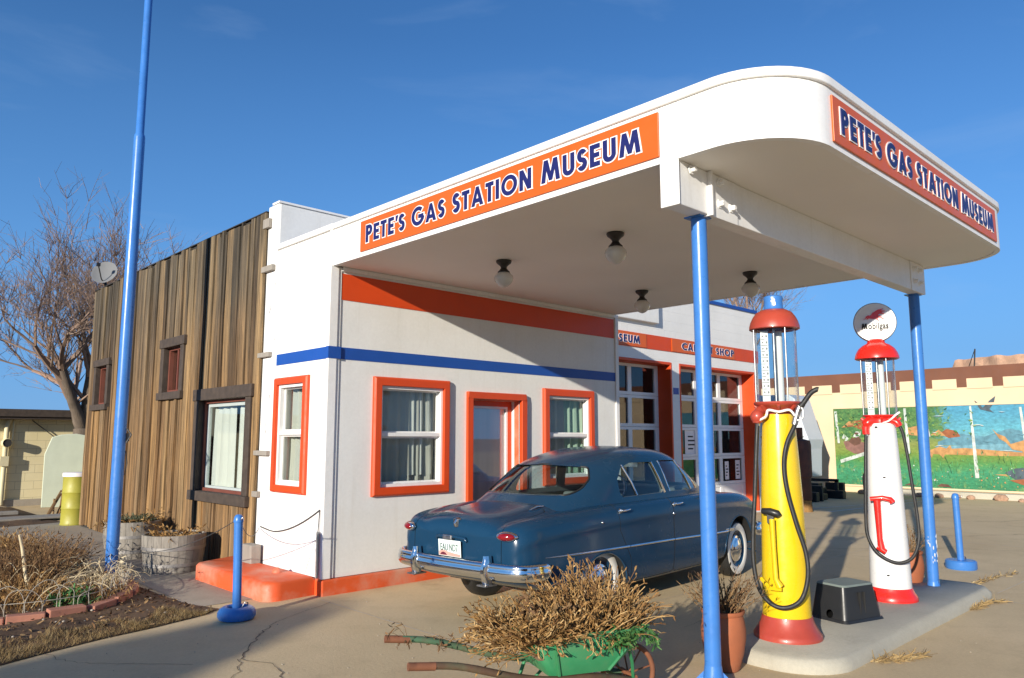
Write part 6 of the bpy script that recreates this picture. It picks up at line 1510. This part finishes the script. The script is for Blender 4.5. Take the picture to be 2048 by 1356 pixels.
skyp = ramp(nt, madd(sx.outputs['Z'], .4, madd(nA, .2, -.1)), [(.5, (0.251, 0.396, 0.409)), (.75, (0.092, 0.330, 0.409)), (1.0, (0.059, 0.264, 0.396))])
# trees fill the upper left, sky the upper right
sw = madd(sx.outputs['Y'], .55, madd(nB, .9, .12)); skym = ramp(nt, madd(sx.outputs['Z'], .9, madd(nA, .3, -1.60)), [(.0, (0, 0, 0)), (.06, (1, 1, 1))])
treef = ramp(nt, sw, [(.42, (0, 0, 0)), (.62, (1, 1, 1))])
forest = ramp(nt, madd(nB, .6, madd(nC, .4, 0)), [(.3, (0.020, 0.086, 0.026)), (.48, (0.053, 0.158, 0.046)), (.6, (0.112, 0.224, 0.059)), (.75, (0.238, 0.277, 0.079))])
up = mixc(nt, skyp, forest, treef); col = mixc(nt, meadow, up, skym)
col = mixc(nt, col, ramp(nt, noise(nt, 9, 5, .75, stretch=(1, 1, 2.2)), [(.3, (.62,) * 3), (.7, (1.25,) * 3)]), 1, 'MULTIPLY')
nt.links.new(col, bs.inputs['Base Color']); bs.inputs['Roughness'].default_value = .7
b = MB(); b.box(MX - .03, -5.6, .23, MX - .004, 3.09, 2.58); T3(b.build('mural_panel', m, mu))
pm = [mat('mural_' + n_, c_, .75, .32, 7) for n_, c_ in (('hill', (.09, .22, .28)), ('rust', (.26, .085, .03)), ('tan', (.42, .22, .08)), ('birch', (.46, .50, .46)), ('brown', (.11, .05, .032)), ('slate', (.06, .085, .105)), ('mauve', (.20, .10, .08)), ('water', (.13, .28, .34)), ('leaf_dark', (.02, .085, .03)), ('leaf_mid', (.05, .18, .05)), ('leaf_light', (.17, .28, .06)), ('meadow_light', (.09, .34, .14)), ('cloud', (.40, .52, .55)))]
b = MB(); b.keepn = True
dpt = [0]
def paint(pts, mi):
    dpt[0] += 1; k = .0006 * min(dpt[0], 60) + .00002 * dpt[0]; b.add([mw(y, z, k) for y, z in pts], [list(range(len(pts)))], mi)
paint([(.1, 1.55), (-.5, 1.78), (-1.1, 1.70), (-1.7, 1.92), (-2.4, 1.76), (-3.4, 2.0), (-4.6, 1.8), (-5.6, 1.9), (-5.6, 1.45), (.1, 1.45)], 0)
paint([(.2, 1.42), (-1.6, 1.5), (-3.2, 1.46), (-5.6, 1.5), (-5.6, 1.30), (-2, 1.26), (0, 1.32)], 7)
paint([(.6, 1.30), (-.6, 1.38), (-2.0, 1.27), (-3.5, 1.34), (-5.6, 1.3), (-5.6, 1.2), (-1.5, 1.17), (.5, 1.2)], 2)
paint([(2.86, 1.98), (2.62, 2.18), (2.35, 2.20), (2.0, 2.26), (1.72, 2.12), (1.55, 1.86), (1.8, 1.80), (2.05, 1.95), (2.3, 1.93), (2.5, 2.02)], 1)
paint([(2.86, 1.98), (2.62, 2.18), (2.4, 2.17), (2.45, 2.05), (2.62, 2.06)], 2)
paint([(.95, 1.95), (.62, 2.02), (.35, 1.80), (.55, 1.72), (.85, 1.75)], 2)
paint([(.05, 1.78), (-.15, 1.92), (-.42, 1.86), (-.5, 1.70), (-.2, 1.66)], 1); paint([(.30, 1.74), (.05, 1.90), (-.12, 1.72)], 2)
# resting deer with large ears
paint([(2.82, 1.55), (2.62, 1.58), (2.42, 1.56), (2.0, 1.50), (1.6, 1.62), (1.2, 1.50), (1.3, 1.2), (1.9, 1.12), (2.5, 1.18), (2.75, 1.32)], 6)
paint([(2.66, 1.55), (2.52, 1.72), (2.36, 1.74), (2.26, 1.60), (2.3, 1.48), (2.48, 1.42)], 4)
paint([(2.52, 1.70), (2.42, 1.86), (2.26, 1.86), (2.28, 1.74), (2.4, 1.68)], 3); paint([(2.64, 1.64), (2.80, 1.78), (2.86, 1.66), (2.74, 1.56)], 3)
paint([(2.48, 1.80), (2.42, 1.84), (2.32, 1.82), (2.40, 1.74)], 4)
# birch trunks
paint([(3.06, 2.5), (2.98, 2.5), (2.93, 1.5), (3.0, 1.5)], 3); paint([(2.95, .98), (1.75, 1.38), (1.72, 1.28), (2.93, .88)], 3); paint([(1.98, 1.3), (1.84, 1.3), (1.80, .70), (1.92, .70)], 3)
paint([(.98, 2.54), (.91, 2.54), (.86, 1.2), (.94, 1.2)], 3); paint([(-.78, 2.56), (-.83, 2.56), (-.90, .55), (-.80, .55)], 3); paint([(-1.98, 2.5), (-2.04, 2.5), (-2.10, 1.6), (-2.03, 1.6)], 3)
paint([(.42, 2.3), (.37, 2.3), (.28, 1.7), (.34, 1.7)], 3)
# leaping deer outline, goat-like brown animal, duck, stones
paint([(.30, 1.32), (.05, 1.42), (-.12, 1.36), (-.22, 1.46), (-.26, 1.36), (-.12, 1.28), (-.02, 1.10), (-.08, 1.02), (.1, 1.22), (.24, 1.22), (.28, 1.08), (.34, 1.2)], 2)
paint([(-1.30, 1.92), (-1.42, 1.78), (-1.60, 1.70), (-1.72, 1.50), (-2.1, 1.62), (-2.8, 1.6), (-2.85, 1.0), (-2.7, 1.0), (-2.65, 1.3), (-2.2, 1.25), (-2.15, .9), (-2.05, .9), (-1.98, 1.30), (-1.75, 1.35), (-1.6, 1.55), (-1.46, 1.64)], 2)
paint([(-1.52, .72), (-1.78, .84), (-2.1, .88), (-2.6, .72), (-2.7, .55), (-2.2, .48), (-1.75, .55)], 5); paint([(-1.62, .52), (-2.1, .58), (-2.7, .55), (-2.68, .40), (-2.0, .38)], 1); paint([(-1.28, .66), (-1.55, .68), (-1.6, .62)], 2)
paint([(.2, .28), (.08, .36), (-.1, .34), (-.2, .26)], 4); paint([(1.1, .27), (.9, .35), (.75, .27)], 4)
# bird cut out above the mural edge
paint([(-.92, 2.72), (-1.05, 2.60), (-1.12, 2.50), (-1.30, 2.70), (-1.45, 2.82), (-1.40, 2.62), (-1.28, 2.46), (-1.38, 2.36), (-1.18, 2.42), (-1.05, 2.46)], 5)
for i in range(60):
    y, z = ru(-5.4, 3.0), ru(.27, .85); s_ = ru(.008, .028); paint([(y, z), (y + s_, z + s_), (y, z + 2 * s_), (y - s_, z + s_)], 2 if i % 3 else 3)
# loose brush work: leaves in the trees, grass strokes in the meadow, light ripples
rp = random.Random(17)
for i in range(230):
    y, z = rp.uniform(-.9, 3.05), rp.uniform(1.55, 2.5)
    if y < .4 and rp.random() < .55: continue
    s_ = rp.uniform(.02, .07); a = rp.uniform(0, 6.28); c_, q_ = math.cos(a) * s_, math.sin(a) * s_; paint([(y + c_, z + q_), (y - q_ * .4, z + c_ * .4), (y - c_, z - q_), (y + q_ * .4, z - c_ * .4)], rp.choice((8, 9, 10, 10)))
for i in range(420):
    y, z = rp.uniform(-5.4, 3.05), rp.uniform(.26, 1.25); s_ = rp.uniform(.05, .16); lx = rp.uniform(-.05, .05); paint([(y - .008, z), (y + .008, z), (y + lx, min(2.4, z + s_))], rp.choice((8, 9, 10, 11)))
for i in range(14):
    y, z = rp.uniform(-5.4, .3), rp.uniform(1.3, 2.4); s_ = rp.uniform(.05, .22); paint([(y - s_, z), (y, z + .012), (y + s_, z + rp.uniform(-.01, .02)), (y, z - .012)], rp.choice((3, 7, 12)))
T3(b.build('mural_painting', pm, mu))
b = MB(); b.box(MX - .35, -9, -.02, MX - .003, 2.2, .16); T3(b.build('kerb', M['island'], mu, bevel=.02))
for i in range(15):
    b = MB(); s_ = ru(.06, .15); b.sphere((0, 0, s_ * .45), s_, 9, 6, 0, (ru(.8, 1.1), ru(1, 1.5), ru(.6, .85)))
    for v_ in range(len(b.v)): b.v[v_] = b.v[v_] * (1 + .22 * mnoise.noise(b.v[v_] * 9 + Vector((i * 3, 0, 0))))
    o = b.build('stone', M['rockpaint'], smooth=60); o.location = (MX - ru(.55, .8), -4.6 + i * .52 + ru(-.15, .15), 0); tag(o, 'low brown stone lying along the foot of the mural wall', 'stone', 'stones along the mural wall')
b = MB(); b.tube([(MX + .3, -.9, 3.7), (MX + .3, -.95, 4.2)], .02, 6); b.tube([(MX + .3, -.95, 4.2), (MX + .5, -.7, 3.7)], .01, 5); tag(b.build('roof_antenna', M['darkmetal']), 'thin dark antenna on the brown parapet of the mural building', 'antenna')
b = MB(); b.lathe([(.10, .0), (.12, .5), (.09, .62), (.0, .66)], (18.9, 1.75, 0), 16); tag(b.build('dark_post', M['darkmetal'], smooth=50), 'short dark post in front of the mural wall left of the white pump', 'post')

# ------------------------------------------------------------------ parked camper trailer beyond the garage
rv = thing('camper_trailer', 'pale grey camper trailer end parked between the garage and the mural building', 'trailer', (17.2, 3.0, 0))
T4 = lambda o: (setattr(o, 'location', (-17.2, -2.4, 0)), o)[1]
prof = [(2.28, .50), (2.02, .55), (1.98, 1.35), (1.92, 1.62), (2.02, 1.9), (2.28, 2.80), (2.45, 2.92), (5.5, 2.95), (5.5, .5)]
b = MB(); b.prism([(y, z) for y, z in prof], 16.9, 17.9, 'x'); T4(b.build('body', M['rvwhite'], rv, bevel=.03))
b = MB(); b.prism([(2.03, 1.70), (2.12, 1.66), (3.4, 1.66), (3.4, 1.72), (2.2, 1.72)], 16.88, 16.898, 'x'); b.box(16.88, 2.02, 1.44, 16.899, 3.4, 1.49); T4(b.build('trim', M['dark'], rv))
b = MB()
for z in (1.05, 1.12, 1.19, 1.26, 1.33): b.box(16.885, 2.0, z, 16.899, 2.9, z + .03)
T4(b.build('louvre', M['pumpwhite'], rv))
b = MB(); b.box(16.6, 2.12, .5, 16.89, 2.7, 1.1); T4(b.build('storage_box', M['rvwhite'], rv, bevel=.03))
b = MB(); b.box(16.886, 2.25, 1.80, 16.899, 3.3, 2.25); T4(b.build('panel', mat('rv_grey_panel', (.50, .54, .58), .4), rv))
lettering('lettering', 'cm', (0, .34, 0, .13), lambda u, w, d: Vector((-.318 - d, .38 - u, 1.86 + w)), M['dark'], rv, .04, lift=(0, .006))
b = MB()
for y in (2.9, 4.6): b.lathe([(0, 16.95), (.33, 16.95), (.36, 17.0), (.36, 17.15), (.33, 17.2), (0, 17.2)], (0, y, .36), 28, axis='x')
b.box(17.0, 1.2, .45, 17.1, 2.3, .53); b.box(17.0, 1.2, .0, 17.08, 1.28, .5); T4(b.build('wheels_and_hitch', M['rubber'], rv, smooth=40))
# rust brown stove drum on a stump
sv = thing('rusty_stove', 'rust brown upright metal drum stove standing on a stump beside the garage', 'stove', (12.75, .78, 0))
b = MB(); b.lathe([(0, .26), (.20, .26), (.21, .28), (.205, .75), (.21, .77), (.235, .78), (.24, 1.50), (.22, 1.60), (.07, 1.64), (.07, 1.9), (0, 1.9)], (0, 0, 0), 24); b.build('drum', mat('dark_rust', (.085, .032, .02), .7, .4, 4, .3, 20, dirt=(.22, .07, .03), dirt_amt=.7, dirt_scale=2), sv, smooth=40)
b = MB(); b.box(-.245, -.08, .35, -.20, .10, .6); b.tube([(-.26, .06, .5), (-.27, .06, .56)], .012, 6); b.build('stove_door', M['darkmetal'], sv, bevel=.01)
b = MB(); b.lathe([(0, .0), (.22, .0), (.21, .12), (.2, .255), (0, .26)], (0, 0, 0), 18, wob=lambda a, z: 1 + .05 * math.sin(a * 3 + 1)); b.build('stump', M['straw'], sv, smooth=60)
b = MB()
for i in range(14): b.box(14.5 + i * .22 + ru(-.1, .1), 1.6 + ru(0, .5), 0, 14.68 + i * .22, 1.9 + ru(0, .6), ru(.15, .5))
tag(b.build('scrap_pile', M['darkmetal'], bevel=.02), 'dark heap of scrap parts in the shade beside the garage', 'scrap heap')

# ------------------------------------------------------------------ mesa on the horizon
b = MB(); b.keepn = True; n = 170; rows = []
prf = [(0, 0), (14, 5), (22, 7.0), (24, 14.0), (27, 14.6), (30, 19.0), (60, 19.5), (140, 19.5)]
for i in range(n + 1):
    t = i / n; a = R(-14 + 33 * t); row = []
    for (d, z) in prf:
        rr_ = 150 + d + 7 * mnoise.noise(Vector((t * 9, d * .02, 1))) + 3 * mnoise.noise(Vector((t * 40, d * .1, 5))); k = 1.04 - .1 * t if t < .905 else max(.0, .95 - (t - .905) * 15)
        row.append((-4.3 + rr_ * math.cos(a), -7.4 + rr_ * math.sin(a), z * k * (1 + .03 * mnoise.noise(Vector((t * 40, 0, 2)))) - .3))
    rows.append(row)
vs_ = sum(rows, []); k = len(prf); fs = []
for i in range(n):
    for j in range(k - 1): fs.append((i*k+j, (i+1)*k+j, (i+1)*k+j+1, i*k+j+1))
b.add(vs_, fs); o = b.build('mesa', M['rockpaint'], smooth=30); tag(o, kind='structure')
